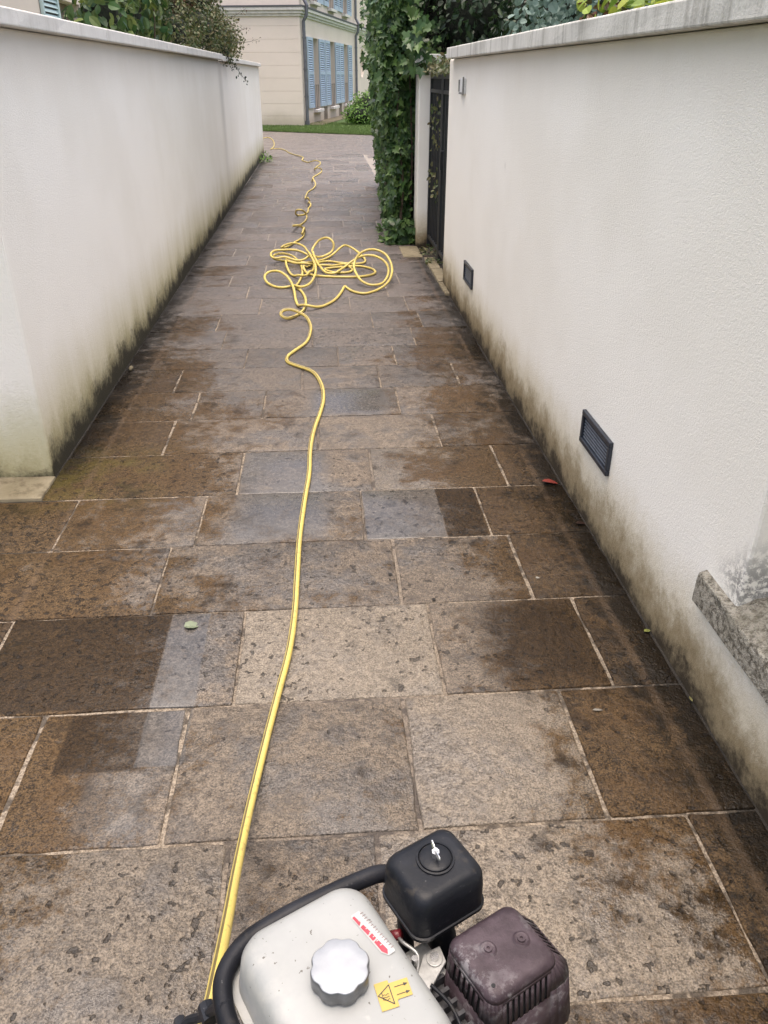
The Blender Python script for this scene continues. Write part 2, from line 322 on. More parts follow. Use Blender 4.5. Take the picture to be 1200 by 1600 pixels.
JOINTS={
  2:[-0.275, 0.08, 0.843],
  3:[-0.835, -0.432, 0.186, 0.649],
  4:[-1.071, -0.306, 0.314, 0.82],
  5:[-1.354, -0.626, 0.23, 0.69],
  6:[-1.653, -1.08, -0.538, 0.126, 0.629],
  7:[-1.222, -0.414, 0.187, 0.787],
  8:[-0.806, -0.059, 0.547],
  9:[-0.731, -0.354, 0.386],
  10:[-0.89, -0.151, 0.31, 0.778],
  11:[-0.518, 0.071, 0.437],
  12:[-0.702, -0.097, 0.606],
  13:[-0.788, 0.342, 0.703],
  14:[-0.508, 0.198, 0.645],
  15:[-0.642, -0.055, 0.526],
}
HOSE=[ (-0.197,0.619,0.470),(-0.196,0.668,0.450),(-0.198,0.722,0.420),(-0.207,0.833,0.335),(-0.216,0.950,0.250),(-0.226,1.106,0.150),(-0.229,1.262,0.075),(-0.226,1.384,0.035),(-0.215,1.519,0.015),(-0.197,1.672,0.011),(-0.174,1.842,0.011),(-0.152,2.005,0.011),(-0.139,2.208,0.011),(-0.136,2.443,0.011),(-0.132,2.716,0.011),(-0.116,3.039,0.011),(-0.100,3.288,0.011),(-0.096,3.573,0.011),(-0.078,3.812,0.011),(-0.048,4.031,0.011),(-0.029,4.223,0.011),(-0.039,4.487,0.011),(-0.096,4.723,0.011),(-0.184,4.828,0.011),(-0.246,4.908,0.011),(-0.254,5.026,0.011),(-0.204,5.160,0.011),(-0.139,5.327,0.011),(-0.110,5.588,0.011),(-0.115,5.793,0.011),(-0.147,5.922,0.031),(-0.196,5.961,0.051),(-0.259,5.977,0.071),(-0.319,5.978,0.061),(-0.332,5.933,0.041),(-0.296,5.913,0.021),(-0.236,5.994,0.011),(-0.178,6.135,0.011),(-0.153,6.327,0.011),(-0.159,6.565,0.011),(-0.194,6.799,0.011),(-0.239,6.948,0.011),(-0.217,7.165,0.011),(-0.196,7.537,0.011),(-0.242,7.938,0.031),(-0.321,8.085,0.061),(-0.414,8.060,0.081),(-0.483,8.015,0.071),(-0.486,8.033,0.041),(-0.407,8.080,0.011),(-0.286,7.995,0.011),(-0.155,7.962,0.011),(-0.061,8.025,0.011),(0.024,8.138,0.011),(0.112,8.304,0.031),(0.194,8.341,0.091),(0.233,8.378,0.091),(0.305,8.353,0.061),(0.367,8.223,0.031),(0.406,8.080,0.011),(0.381,7.906,0.011),(0.315,7.871,0.011),(0.175,7.915,0.011),(0.034,8.007,0.011),(-0.073,7.922,0.011),(-0.153,7.759,0.011),(-0.187,7.579,0.011),(-0.139,7.440,0.011),(-0.061,7.374,0.011),(0.071,7.324,0.011),(0.202,7.304,0.011),(0.335,7.314,0.011),(0.445,7.402,0.011),(0.471,7.515,0.011),(0.432,7.662,0.011),(0.310,7.770,0.011),(0.146,7.726,0.011),(0.008,7.655,0.011),(0.096,7.500,0.011),(0.220,7.496,0.011),(0.263,7.599,0.011),(0.232,7.704,0.011),(0.101,7.785,0.011),(-0.038,7.840,0.011),(-0.141,7.760,0.031),(-0.245,7.795,0.031),(-0.322,7.864,0.041),(-0.357,7.983,0.041),(-0.346,7.720,0.031),(-0.282,7.400,0.011),(-0.197,7.284,0.011),(-0.128,7.429,0.011),(-0.092,7.646,0.031),(-0.106,7.913,0.051),(-0.177,8.049,0.081),(-0.270,8.061,0.111),(-0.411,8.034,0.111),(-0.501,8.024,0.081),(-0.480,7.930,0.061),(-0.364,7.925,0.041),(-0.200,7.872,0.041),(-0.095,7.963,0.041),(0.012,8.013,0.061),(0.091,8.057,0.101),(0.102,8.083,0.171),(0.048,8.120,0.211),(-0.036,8.167,0.181),(-0.102,8.111,0.111),(-0.094,7.927,0.071),(-0.037,7.648,0.041),(0.028,7.432,0.021),(0.095,7.407,0.021),(0.189,7.577,0.041),(0.284,7.652,0.091),(0.375,7.639,0.131),(0.465,7.621,0.131),(0.547,7.503,0.111),(0.576,7.302,0.081),(0.544,7.093,0.041),(0.475,6.952,0.021),(0.390,6.936,0.021),(0.320,7.014,0.041),(0.278,7.121,0.081),(0.269,7.288,0.131),(0.305,7.331,0.191),(0.371,7.338,0.231),(0.461,7.377,0.231),(0.547,7.344,0.201),(0.593,7.268,0.141),(0.590,7.099,0.081),(0.521,6.860,0.041),(0.432,6.775,0.011),(0.324,6.675,0.011),(0.245,6.745,0.011),(0.193,6.881,0.011),(0.174,6.919,0.021),(0.154,6.839,0.011),(0.132,6.710,0.011),(0.066,6.447,0.011),(-0.033,6.273,0.011),(-0.128,6.212,0.011),(-0.195,6.273,0.011),(-0.233,6.489,0.011),(-0.249,6.696,0.031),(-0.277,6.920,0.051),(-0.335,7.140,0.071),(-0.401,7.213,0.091),(-0.478,7.242,0.081),(-0.518,7.175,0.061),(-0.506,7.110,0.031),(-0.450,7.018,0.011),(-0.374,6.936,0.011),(-0.280,6.942,0.011),(-0.194,6.844,0.031),(-0.133,6.908,0.041),(-0.083,7.143,0.061),(-0.073,7.402,0.081),(-0.103,7.686,0.101),(-0.147,8.036,0.091),(-0.208,8.501,0.071),(-0.299,8.658,0.071),(-0.373,8.581,0.071),(-0.426,8.486,0.061),(-0.396,8.635,0.031),(-0.299,9.054,0.011),(-0.224,9.348,0.011),(-0.211,9.666,0.011),(-0.231,9.376,0.011),(-0.208,9.559,0.011),(-0.213,9.851,0.011),(-0.243,9.740,0.061),(-0.287,9.590,0.101),(-0.325,9.621,0.091),(-0.318,9.923,0.041),(-0.278,10.163,0.011),(-0.237,10.321,0.011),(-0.199,10.597,0.011),(-0.196,10.812,0.031),(-0.223,10.767,0.081),(-0.275,10.710,0.111),(-0.327,10.765,0.091),(-0.334,10.804,0.051),(-0.302,10.927,0.011),(-0.238,10.983,0.011),(-0.185,11.228,0.011),(-0.174,11.587,0.011),(-0.143,11.622,0.041),(-0.162,11.656,0.071),(-0.188,11.855,0.031),(-0.167,12.030,0.041),(-0.187,11.974,0.091),(-0.224,12.217,0.051),(-0.224,12.934,0.011),(-0.195,13.358,0.011),(-0.130,13.668,0.011),(-0.086,14.017,0.041),(-0.132,14.320,0.091),(-0.144,14.424,0.041),(-0.125,15.359,0.011),(-0.061,15.681,0.011),(0.017,16.191,0.011),(0.024,16.266,0.041),(-0.031,16.095,0.091),(-0.106,16.301,0.061),(-0.102,16.615,0.011),(-0.068,17.203,0.011),(0.000,17.635,0.011),(-0.004,17.714,0.051),(-0.073,17.752,0.071),(-0.177,17.919,0.041),(-0.254,18.080,0.011),(-0.381,18.602,0.011),(-0.360,18.797,0.041),(-0.422,19.254,0.031),(-0.565,19.895,0.011),(-0.691,20.324,0.011),(-0.838,21.184,0.011),(-0.994,21.624,0.011),(-1.135,21.635,0.011),(-1.188,21.487,0.011),(-1.156,22.082,0.011),(-1.200,23.486,0.011),(-1.335,24.992,0.011),(-1.496,25.746,0.011),(-1.583,25.451,0.011),(-1.770,24.880,0.011) ]


# ================================================================ THE SETTING
g = MB(); g.add([(-900,-900,-.06),(900,-900,-.06),(900,900,-.06),(-900,900,-.06)], [(0,1,2,3)])
tag(g.build('ground', M['lawnb']), kind='structure')
bed = MB()
for x0, x1, y0, y1 in ((-4.2, 1.03, -1.2, 3.36), (-1.25, 1.03, 3.36, 7.05), (-1.25, 1.0, 7.05, 20.0), (-9, 10, 20.0, 29.5), (1.0, 7, 14.24, 20.0)):
    bed.add([(x0,y0,-.0045),(x1,y0,-.0045),(x1,y1,-.0045),(x0,y1,-.0045)], [(0,1,2,3)])
path = tag(bed.build('paved_path', M['mortar']), kind='structure')
gs = MB(); gs.box(1.0, 4.5, 7.05, 8.75, -.05, -.012); tag(gs.build('garden_ground', M['soil']), kind='structure')

def slab_shape(mb, x0, x1, y0, y1, z, fine=True):
    k = 7 if fine else 2; pts = []
    cr = .004 if fine else .003
    def edge(ax, ay, bx, by):
        for i in range(k):
            f = i/k; pts.append((ax+(bx-ax)*f, ay+(by-ay)*f))
    for a, b in (((x0+cr, y0), (x1-cr, y0)), ((x1, y0+cr), (x1, y1-cr)), ((x1-cr, y1), (x0+cr, y1)), ((x0, y1-cr), (x0, y0+cr))):
        edge(*a, *b); pts.append(b)
    cx, cy = (x0+x1)/2, (y0+y1)/2; j = .004 if fine else .003
    P = []
    for x, y in pts:
        n = mnoise.noise(Vector((x*9, y*9, 3.1)))*j*1.6+random.uniform(-j, j)*.7
        P.append((x+math.copysign(n, x-cx), y+math.copysign(n, y-cy)))
    ta, tb = random.uniform(-.005, .005), random.uniform(-.005, .005)
    def ins(d, zz): return [(x-math.copysign(min(d, abs(x-cx)), x-cx), y-math.copysign(min(d, abs(y-cy)), y-cy), zz+(ta*(x-cx)+tb*(y-cy))*(zz > -.02)) for x, y in P]
    mb.loft([ins(0, -.03), ins(0, z-.004), ins(.0016, z-.0014), ins(.005, z)], cap0=False)
rows = list(ROWS)
while rows[-1] < 20.0: rows.append(rows[-1]+random.uniform(.41, .475))
GAP = .006
nsl = 0
pale = {(4, 2): .8, (7, 2): .55, (6, 3): .25, (3, 2): .1, (3, 3): .55, (2, 1): .35, (2, 3): .55, (4, 3): .1, (8, 2): .15}
for i in range(len(rows)-1):
    y0, y1 = rows[i], rows[i+1]
    xl = -2.9 if y1 < 3.2 else -1.247
    xr = 1.028 if y1 < 7.2 else (.985 if y0 < 9 else .99)
    js = list(JOINTS.get(i, []))
    if not js:
        x = xl+random.uniform(.3, .75)
        while x < xr-.2: js.append(round(x, 3)); x += random.uniform(.36, .8)
    if y1 < 3.2:
        x = min(js)-random.uniform(.5, .7)
        while x > xl+.25: js.insert(0, x); x -= random.uniform(.45, .75)
    xs = [xl]+[j for j in sorted(js) if xl+.06 < j < xr-.06]+[xr]
    for k in range(len(xs)-1):
        mb = MB(); gx = GAP+random.uniform(-.002, .003)
        slab_shape(mb, xs[k]+gx, xs[k+1]-gx, y0+GAP, y1-GAP, random.uniform(-.0015, .0015), y0 < 6.5)
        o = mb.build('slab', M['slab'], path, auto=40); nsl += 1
        xm = (xs[k]+xs[k+1])/2
        kk = k-sum(1 for q in xs[1:-1] if q < -1.3) if y1 < 3.2 else k
        far = y0 > 9
        pl = pale.get((i, kk), 0) if not far else (random.choice((0, 0, 0, .5, .9)) if y0 > 14 else random.choice((0, 0, .25)))
        o.color = (random.uniform(.22, .62), random.uniform(.2, 1), pl, 1)
fs = MB(); y = 14.26
while y < 29.3:
    y2 = y+random.uniform(.41, .47); x = (-8.8 if y > 20.0 else 1.0)+random.uniform(0, .3)
    if y < 20.0 < y2: y2 = 20.02
    while x < (9.6 if y > 19.9 else 6.6):
        x2 = x+random.uniform(.4, .85)
        fs.hexa([(x+.008,y+.008,-.03),(x2-.008,y+.008,-.03),(x2-.008,y2-.008,-.03),(x+.008,y2-.008,-.03),(x+.008,y+.008,0),(x2-.008,y+.008,0),(x2-.008,y2-.008,0),(x+.008,y2-.008,0)])
        x = x2
    y = y2
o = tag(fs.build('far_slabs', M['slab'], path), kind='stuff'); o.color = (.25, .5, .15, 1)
# strip stone against the return wall, kerb stones by the gate
for x0, x1 in ((-3.3, -2.2), (-2.19, -1.245)):
    mb = MB(); slab_shape(mb, x0, x1, 3.135, 3.352, .012); mb.build('edging_stone', M['kerb'], path, auto=40)
for x0, x1, y0, y1 in ((.995, 1.085, 6.62, 7.03), (.998, 1.10, 7.07, 7.6), (.995, 1.09, 7.62, 8.1)):
    mb = MB(); slab_shape(mb, x0, x1, y0, y1, .016); mb.build('kerb_stone', M['kerb'], path, auto=40)
mb = MB(); slab_shape(mb, .80, .99, 8.2, 8.74, .008); mb.build('kerb_stone', M['kerb'], path, auto=40)

# lawn
lm = MB(); lm.add([(-9, 33.3, .0), (-1.79, 28.75, .0), (1.79, 26.4, .0), (12, 19.7, .0), (30, 30, .0), (30, 80, .0), (-9, 80, 0)], [(0, 1, 2, 3, 4, 5, 6)])
lawn = tag(lm.build('lawn', M['lawnb']), kind='structure'); lawn.location.z = .012
gb = MB()
for i in range(26000):
    f = random.random()**1.8; s = random.uniform(-2.2, 3.0); e0 = 28.75-(s+1.79)*.656
    y = e0+.02+f*6.5; x = s
    a = random.uniform(0, 6.28); h = random.uniform(.035, .075); w = .008
    gb.add([(x-w*math.cos(a), y-w*math.sin(a), .01), (x+w*math.cos(a), y+w*math.sin(a), .01), (x+random.uniform(-.03, .03), y+random.uniform(-.03, .03), h)], [(0, 1, 2)])
tag(gb.build('grass', M['grass']), 'short mown green grass of the lawn in front of the cream house', 'grass', kind='stuff')

# ================================================================ WALLS
def coping(parent, mat, x0, x1, y0, y1, z0, z1, n, along='y'):
    L = (y1-y0) if along == 'y' else (x1-x0)
    for k in range(n):
        a, b = k*L/n+.003, (k+1)*L/n-.003; m = MB(); h = (z1-z0)
        if along == 'y':
            nseg = 8; rings = []
            for q in range(nseg+1):
                yy = y0+a+(b-a)*q/nseg; j = lambda: random.uniform(-.0022, .0022)
                rings.append([(x0+j(), yy, z0), (x1+j(), yy, z0), (x1+j(), yy, z1-.012), ((x0+x1)/2, yy, z1+j()), (x0+j(), yy, z1-.012)])
            m.loft(rings)
        else: m.box(x0+a, x0+b, y0, y1, z0, z1)
        m.build('coping_stone', mat, parent, bevel=.006)
def wallbody(rects): ...
lw = empty('boundary_wall', (-1.37, 3.5, 0)); lw.location = (0, 0, 0)
m = MB(); m.prism([(-1.25, 3.36), (-1.25, 11.93), (-1.50, 11.93), (-1.50, 3.61), (-6.0, 3.61), (-6.0, 3.36)][::-1], -.05, 1.768)
m.build('rendered_wall', M['renderL'], lw, bevel=.012)
coping(lw, M['copL'], -1.56, -1.195, 3.30, 11.88, 1.77, 1.845, 4); coping(lw, M['copL'], -6.0, -1.57, 3.30, 3.66, 1.77, 1.845, 2, 'x')
tag(lw, 'long near white rendered wall on the left, black mould along its foot', 'wall', 'white garden walls')
lw2 = empty('boundary_wall')
MB().box(-1.50, -1.255, 11.935, 19.9, -.05, 1.755).build('rendered_wall', M['renderL'], lw2, bevel=.012)
coping(lw2, M['copL'], -1.55, -1.205, 11.99, 19.96, 1.757, 1.83, 3)
tag(lw2, 'far section of the white wall on the left, ending in front of the lawn', 'wall', 'white garden walls')
rw = empty('boundary_wall')
m = MB(); PY = [(-1.2, -.05), (7.05, -.05), (7.05, 1.705), (1.62, 1.705), (1.62, .31), (-.4, .31), (-.4, 1.705), (-1.2, 1.705)]
m.loft([[(1.03, y, z) for y, z in PY], [(1.28, y, z) for y, z in PY]]); m.box(1.034, 1.276, -.399, 1.619, 1.60, 1.704)
m.build('rendered_wall', M['renderR'], rw, bevel=.010)
MB().box(1.17, 1.20, -.4, 1.62, .43, 1.60).build('recess_panel', M['renderR'], rw)
coping(rw, M['copR'], .975, 1.33, -1.2, 6.86, 1.707, 1.79, 3)
m = MB(); n = 24; rings = []
for k in range(n+1):
    y = .1+1.70*k/n; j = lambda s=.006: random.uniform(-s, s)
    rings.append([(1.004+j(.004), y, .30+j(.004)), (1.17, y, .30), (1.17, y, .432+j()), (1.08+j(), y, .418+j()), (1.03+j(), y, .40+j()), (1.010+j(), y, .387+j()), (1.004+j(.004), y, .37+j(.004))])
m.loft(rings[::-1]); m.build('window_sill', M['sill'], rw, bevel=.004)
tag(rw, 'near white rendered wall on the right with weathered grey coping and two black vents', 'wall', 'white garden walls')
# air vents
def vent(y0, y1, z0, z1, label):
    e = empty('air_vent', (1.03, (y0+y1)/2, z0)); hw = (y1-y0)/2; h = z1-z0; fr = .02
    m = MB()
    m.box(-.016, 0, -hw, hw, 0, fr); m.box(-.016, 0, -hw, hw, h-fr, h); m.box(-.0155, 0, -hw, -hw+fr, fr+.0005, h-fr-.0005); m.box(-.0155, 0, hw-fr, hw, fr+.0005, h-fr-.0005)
    m.build('frame', M['iron2'], e, bevel=.003); MB().box(-.0022, -.001, -hw+fr, hw-fr, fr, h-fr).build('backing', M['dark'], e)
    n = 7; me = None
    for k in range(n):
        z = fr+(h-2*fr)*(k+.5)/n
        if me is None:
            s = MB(); t = (h-2*fr)/n*.23; s.hexa([(-.0065,-hw+fr,-t),(-.003,-hw+fr,-t),(-.003,hw-fr,-t),(-.0065,hw-fr,-t),(-.006,-hw+fr,t),(-.003,-hw+fr,t),(-.003,hw-fr,t),(-.006,hw-fr,t)])
            me = s.mesh('slat', M['slat'])
        o = bpy.data.objects.new('slat', me); o.location = (0, 0, z); link(o, e)
    tag(e, label, 'vent', 'black air vents in the right wall')
M['iron2'] = mat_plain('blue_black_plastic', (.022, .027, .038), .38, 0, .25)
M['slat'] = mat_plain('sky_glint_slat', (.12, .14, .175), .32, 0, .2)  # lighter blue than the frame: the sky's glint is put into the slat colour
vent(2.605, 2.945, .290, .425, 'nearer and larger looking black louvred vent low in the right wall')
vent(5.575, 5.915, .285, .422, 'farther small looking black louvred vent in the right wall beside the gate')
# plaque
pq = empty('wall_plaque', (1.03, 6.34, 1.53))
MB().box(-.016, 0, -.10, .10, -.05, .05).build('plate', mat_plain('white_enamel', (.70, .70, .69), .4), pq, bevel=.004)
m = MB()
for a, b, c, d in ((-.104, -.084, -.055, .058), (.078, .094, -.035, .04)): m.box(-.024, -.016, a, b, c, d)
m.box(-.023, -.016, -.083, .077, -.05, -.038); m.build('rim', mat_plain('grey_metal_rim', (.22, .22, .22), .4, .6), pq)
tag(pq, 'small white plaque with grey edges high on the right wall near the gate', 'plaque')
# gate
gt = empty('iron_gate', (1.115, 7.9, 0))
def gbar(name, m): return m.build(name, M['iron'], gt, bevel=.003)
gbar('top_rail', MB().box(-.02, .02, -.82, .82, 1.57, 1.603)); gbar('middle_rail', MB().box(-.018, .018, -.82, .82, 1.452, 1.482)); gbar('bottom_rail', MB().box(-.018, .018, -.82, .82, .095, .13))
for y in (-.835, .835, -.035, .035): gbar('stile', MB().box(-.021, .021, y-.022, y+.022, .03, 1.61))
bm1 = MB().cyl((0, 0), .009, .128, 1.454, 8).mesh('bar', M['iron']); bm2 = MB().cyl((0, 0), .007, 1.480, 1.572, 6).mesh('bar', M['iron'])
for s in (-1, 1):
    for k in range(6):
        o = bpy.data.objects.new('bar', bm1); o.location = (0, s*(.14+.115*k), 0); link(o, gt)
    for k in range(12):
        o = bpy.data.objects.new('bar', bm2); o.location = (0, s*(.09+.058*k), 0); link(o, gt)
MB().box(-.035, .03, -.10, -.06, .84, 1.0).build('lock_case', M['iron'], gt, bevel=.004)
tag(gt, 'tall black iron bar gate between the right wall and the white pillar', 'gate')
pl = empty('gate_pillar', (1.15, 8.9, 0))
MB().box(-.165, .165, -.15, .15, -.05, 1.70).build('shaft', M['renderR'], pl, bevel=.008); MB().box(-.205, .20, -.19, .19, 1.702, 1.775).build('cap', M['copL'], pl, bevel=.006)
tag(pl, 'narrow white rendered pillar with flat cap beside the iron gate', 'pillar')
iw = empty('boundary_wall')
MB().box(1.0, 1.25, 9.06, 14.2, -.05, 1.70).build('rendered_wall', M['renderR'], iw, bevel=.01); coping(iw, M['copL'], .955, 1.30, 9.10, 14.24, 1.702, 1.775, 2)
tag(iw, 'white wall on the right mostly hidden beneath the ivy', 'wall', 'white garden walls')

# ================================================================ HOUSES
HS = empty('town_house', (-.528, 31.74, 0), R(-11.1))
wins = [(1.95, 3.10), (5.40, 6.60), (8.75, 9.95)]
m = MB(); Lh = 22.0
def slots(m, z0, z1, holes, x0=-.3, x1=0.0, y0=.0, y1=Lh):
    y = y0
    for a, b in holes:
        m.box(x0, x1, y, a, z0, z1); y = b
    m.box(x0, x1, y, y1, z0, z1)
m.box(-.3, 0, 0, Lh, -.1, .46); slots(m, .4605, 2.78, wins+[(13.9, 15.3), (19.7, 20.3)]); m.box(-.3, 0, 0, Lh, 2.7805, 3.84); slots(m, 3.8405, 6.2, wins); m.box(-.3, 0, 0, Lh, 6.2005, 7.4)
m.box(-9.5, -.305, .0, .3, -.1, 7.4); m.box(-9.5, -9.2, .305, Lh, -.1, 7.4); m.box(-9.19, -.305, Lh-.3, Lh, -.1, 7.4)
hw = m.build('wall', M['house'], HS)
for k, z in enumerate((.0, .32, .71, 1.10, 1.50, 1.89, 2.28, 2.67, 3.06)):
    z1 = (.32, .71, 1.10, 1.50, 1.89, 2.28, 2.67, 3.06, 3.34)[k]
    MB().box(-9.5, 0.0, -.028, -.001, z+.0025, z1-.0025).build('stone_course', M['house'], hw, bevel=.004)
# oval niche panel between facade openings
m = MB(); n = 28
for i in range(n):
    a0, a1 = 2*math.pi*i/n, 2*math.pi*(i+1)/n
    def sq(a):
        c, s = math.cos(a), math.sin(a); k = 1/max(abs(c), abs(s)); return (14.6+.72*c*k, 2.12+.68*s*k)
    def ov(a): return (14.6+.62*math.cos(a), 2.12+.64*math.sin(a))
    A, B, C, D = sq(a0), sq(a1), ov(a1), ov(a0)
    m.add([(.0, *A), (.0, *B), (.0, *C), (.0, *D), (-.18, *D), (-.18, *C)], [(0, 1, 2, 3), (3, 2, 5, 4)])
m.add([(-.18, 13.9, 1.44), (-.18, 15.3, 1.44), (-.18, 15.3, 2.8), (-.18, 13.9, 2.8)], [(0, 1, 2, 3)]); m.box(-.3, 0, 13.9, 15.3, .4605, 1.44)
m.build('oval_niche', M['house'], HS)
MB().box(-.25, -.1, 19.7, 20.3, .0, 2.6).build('door', mat_plain('dark_door_paint', (.03, .025, .02), .5), HS)
m = MB(); m.cyl((.14, 19.4), .07, 2.0, 2.3, 8); m.box(0, .14, 19.39, 19.41, 2.3, 2.33); m.build('wall_lantern', M['iron'], HS)
for y0, y1 in ((0.0, 11.9), (12.02, Lh)):
    MB().box(.002, .05, y0, y1, 3.34, 3.41).build('cornice', M['trim'], HS, bevel=.01); MB().box(.002, .10, y0, y1, 3.412, 3.50).build('cornice', M['trim'], HS, bevel=.012)
    MB().box(.002, .15, y0, y1, 3.502, 3.60).build('cornice', M['trim'], HS, bevel=.012); MB().box(.002, .17, y0, y1, 3.602, 3.65).build('flashing', M['flash'], HS)
MB().box(-9.5, .05, -.08, -.002, 3.34, 3.41).build('cornice', M['trim'], HS, bevel=.01); MB().box(-9.5, .10, -.13, -.002, 3.412, 3.50).build('cornice', M['trim'], HS, bevel=.012)
MB().box(-9.5, .15, -.18, -.002, 3.502, 3.60).build('cornice', M['trim'], HS, bevel=.012); MB().box(-9.5, .17, -.20, -.002, 3.602, 3.65).build('flashing', M['flash'], HS)
def shutter(y0, y1, z0, z1, parent, mat, xx=.012):
    o = MB()
    w = .09; o.box(xx, xx+.045, y0, y0+w, z0, z1); o.box(xx, xx+.045, y1-w, y1, z0, z1)
    zm = (z0+z1)/2
    for a, b in ((z0, z0+.12), (zm-.05, zm+.05), (z1-.1, z1)): o.box(xx, xx+.044, y0+w, y1-w, a, b)
    f = o.build('shutter', mat, parent)
    l = MB(); nn = 13
    for a, b in ((z0+.12, zm-.05), (zm+.05, z1-.1)):
        for k in range(nn):
            z = a+(b-a)*(k+.5)/nn; t = (b-a)/nn*.36
            l.hexa([(xx+.026,y0+w,z-t),(xx+.036,y0+w,z-t),(xx+.036,y1-w,z-t),(xx+.026,y1-w,z-t),(xx+.006,y0+w,z+t*.8),(xx+.012,y0+w,z+t*.8),(xx+.012,y1-w,z+t*.8),(xx+.006,y1-w,z+t*.8)])
    l.build('louvres', mat, f)
    MB().box(xx-.004, xx+.001, y0+w, y1-w, z0+.12, z1-.1).build('shadow_gap', M['flash'], f)
def window(a, b, z0, z1, parent):
    w = MB(); x = -.27
    w.box(x, x+.05, a, a+.06, z0, z1); w.box(x, x+.05, b-.06, b, z0, z1); w.box(x, x+.05, a+.06, b-.06, z1-.06, z1); w.box(x, x+.05, a+.06, b-.06, z0, z0+.08); w.box(x, x+.05, (a+b)/2-.04, (a+b)/2+.04, z0+.08, z1-.06)
    f = w.build('window', M['trim'], parent); MB().box(x+.01, x+.02, a+.06, b-.06, z0+.08, z1-.06).build('pane', M['glass'], f)
    MB().box(-.2, .16, a-.08, b+.08, z0-.10, z0-.002).build('sill', M['trim'], f, bevel=.01)
    r = MB(); r.box(-.03, -.01, a+.01, b-.01, z0+.80, z0+.815)
    for k in range(4):
        y = a+.06+(b-a-.12)*k/3; r.box(-.026, -.014, y-.005, y+.005, z0+.06, z0+.80)
    r.box(-.028, -.011, a+.01, b-.01, z0+.05, z0+.062); r.build('guard_rail', M['iron'], f)
for a, b in wins:
    window(a, b, .462, 2.78, HS); window(a, b, 3.90, 6.2, HS)
    for z0, z1 in ((.53, 2.78), (3.93, 6.2)):
        shutter(a-1.0, a-.02, z0, z1, HS, M['shut']); shutter(b+.03, b+1.12, z0, z1, HS, M['shut'])
for y in (4.25, 7.75): MB().box(.002, .006, y-.32, y+.42, .0, .5).build('damp_patch', M['damp'], HS)
for y, x in ((.22, .09), (11.96, .10)):
    p = MB(); p.tube([(x, y, .12), (x, y, 3.2), (x+.10, y, 3.36), (x+.14, y, 3.66), (x, y, 3.9), (x, y, 7.3)], .06, 10); p.box(x-.07, x+.07, y-.07, y+.07, .02, .16)
    for z in (.9, 1.75, 2.7): p.cyl((x, y), .07, z, z+.05, 10)
    p.build('downpipe', M['pipe'], HS)
m = MB(); m.box(.0, .62, .3, 13.0, -.05, .035); m.build('apron', M['kerb'], HS)
m = MB(); m.hexa([(-9.9, -.4, 7.4), (.4, -.4, 7.4), (.4, Lh+.4, 7.4), (-9.9, Lh+.4, 7.4), (-5.5, 4, 10.2), (-4, 4, 10.2), (-4, Lh-4, 10.2), (-5.5, Lh-4, 10.2)]); m.build('roof', M['rooft'], HS)
tag(HS, 'cream town house with blue louvred shutters and grey downpipes beyond the lawn', 'house', 'houses')

H2 = empty('garden_house', (-4.5, 9.0, 0))
m = MB(); m.box(-.3, 0, 0, 7.9, -.1, 7); m.box(-.3, 0, 9.5, 13, -.1, 7); m.box(-.3, 0, 7.9, 9.5, -.1, .5); m.box(-.3, 0, 7.9, 9.5, 2.78, 7); m.box(-6, -.305, 0, .3, -.1, 7); m.box(-6, -.305, 12.7, 13, -.1, 7); m.box(-6, -5.7, .305, 12.7, -.1, 7)
m.build('wall', M['house'], H2); m = MB(); m.box(-.29, -.24, 7.9, 9.5, .5, 2.78); wf = m.build('window', mat_plain('brown_window_wood', (.22, .17, .13), .6), H2)
MB().box(-.238, -.232, 8.0, 8.6, .65, 2.65).build('pane', M['glass'], wf)
shutter(6.85, 7.86, .53, 2.85, H2, M['shut2']); shutter(9.54, 10.5, .53, 2.85, H2, M['shut2'])
m = MB(); m.hexa([(-6.4, -.4, 7), (.4, -.4, 7), (.4, 13.4, 7), (-6.4, 13.4, 7), (-3.4, 3, 9), (-2.6, 3, 9), (-2.6, 10, 9), (-3.4, 10, 9)]); m.build('roof', M['rooft'], H2)
tag(H2, 'pale house with mint green shutter peeking over the left wall', 'house', 'houses')

# ================================================================ HOSE
def lift(P, r):
    P = np.array(P); n = len(P); z = P[:, 2].copy(); s = np.concatenate([[0], np.cumsum(np.linalg.norm(np.diff(P, axis=0), axis=1))])
    for i in range(n):
        d = np.hypot(P[:i, 0]-P[i, 0], P[:i, 1]-P[i, 1]); c = np.where((d < 2.0*r) & (s[i]-s[:i] > .12))[0]
        for j in c:
            dz = z[i]-z[j]
            if abs(dz) < 2.1*r:
                need = z[j]+2.1*r-z[i]
                w = np.exp(-((s-s[i])/.07)**2); w[s < s[i]-.16] = 0
                z = z+need*w
    P[:, 2] = z; return P
HR = .0106
HOSE2 = [(.02, .40, .33), (-.07, .43, .37), (-.14, .50, .43)] + HOSE
pts = catmull(HOSE2, 9)
pts = lift(pts, HR)
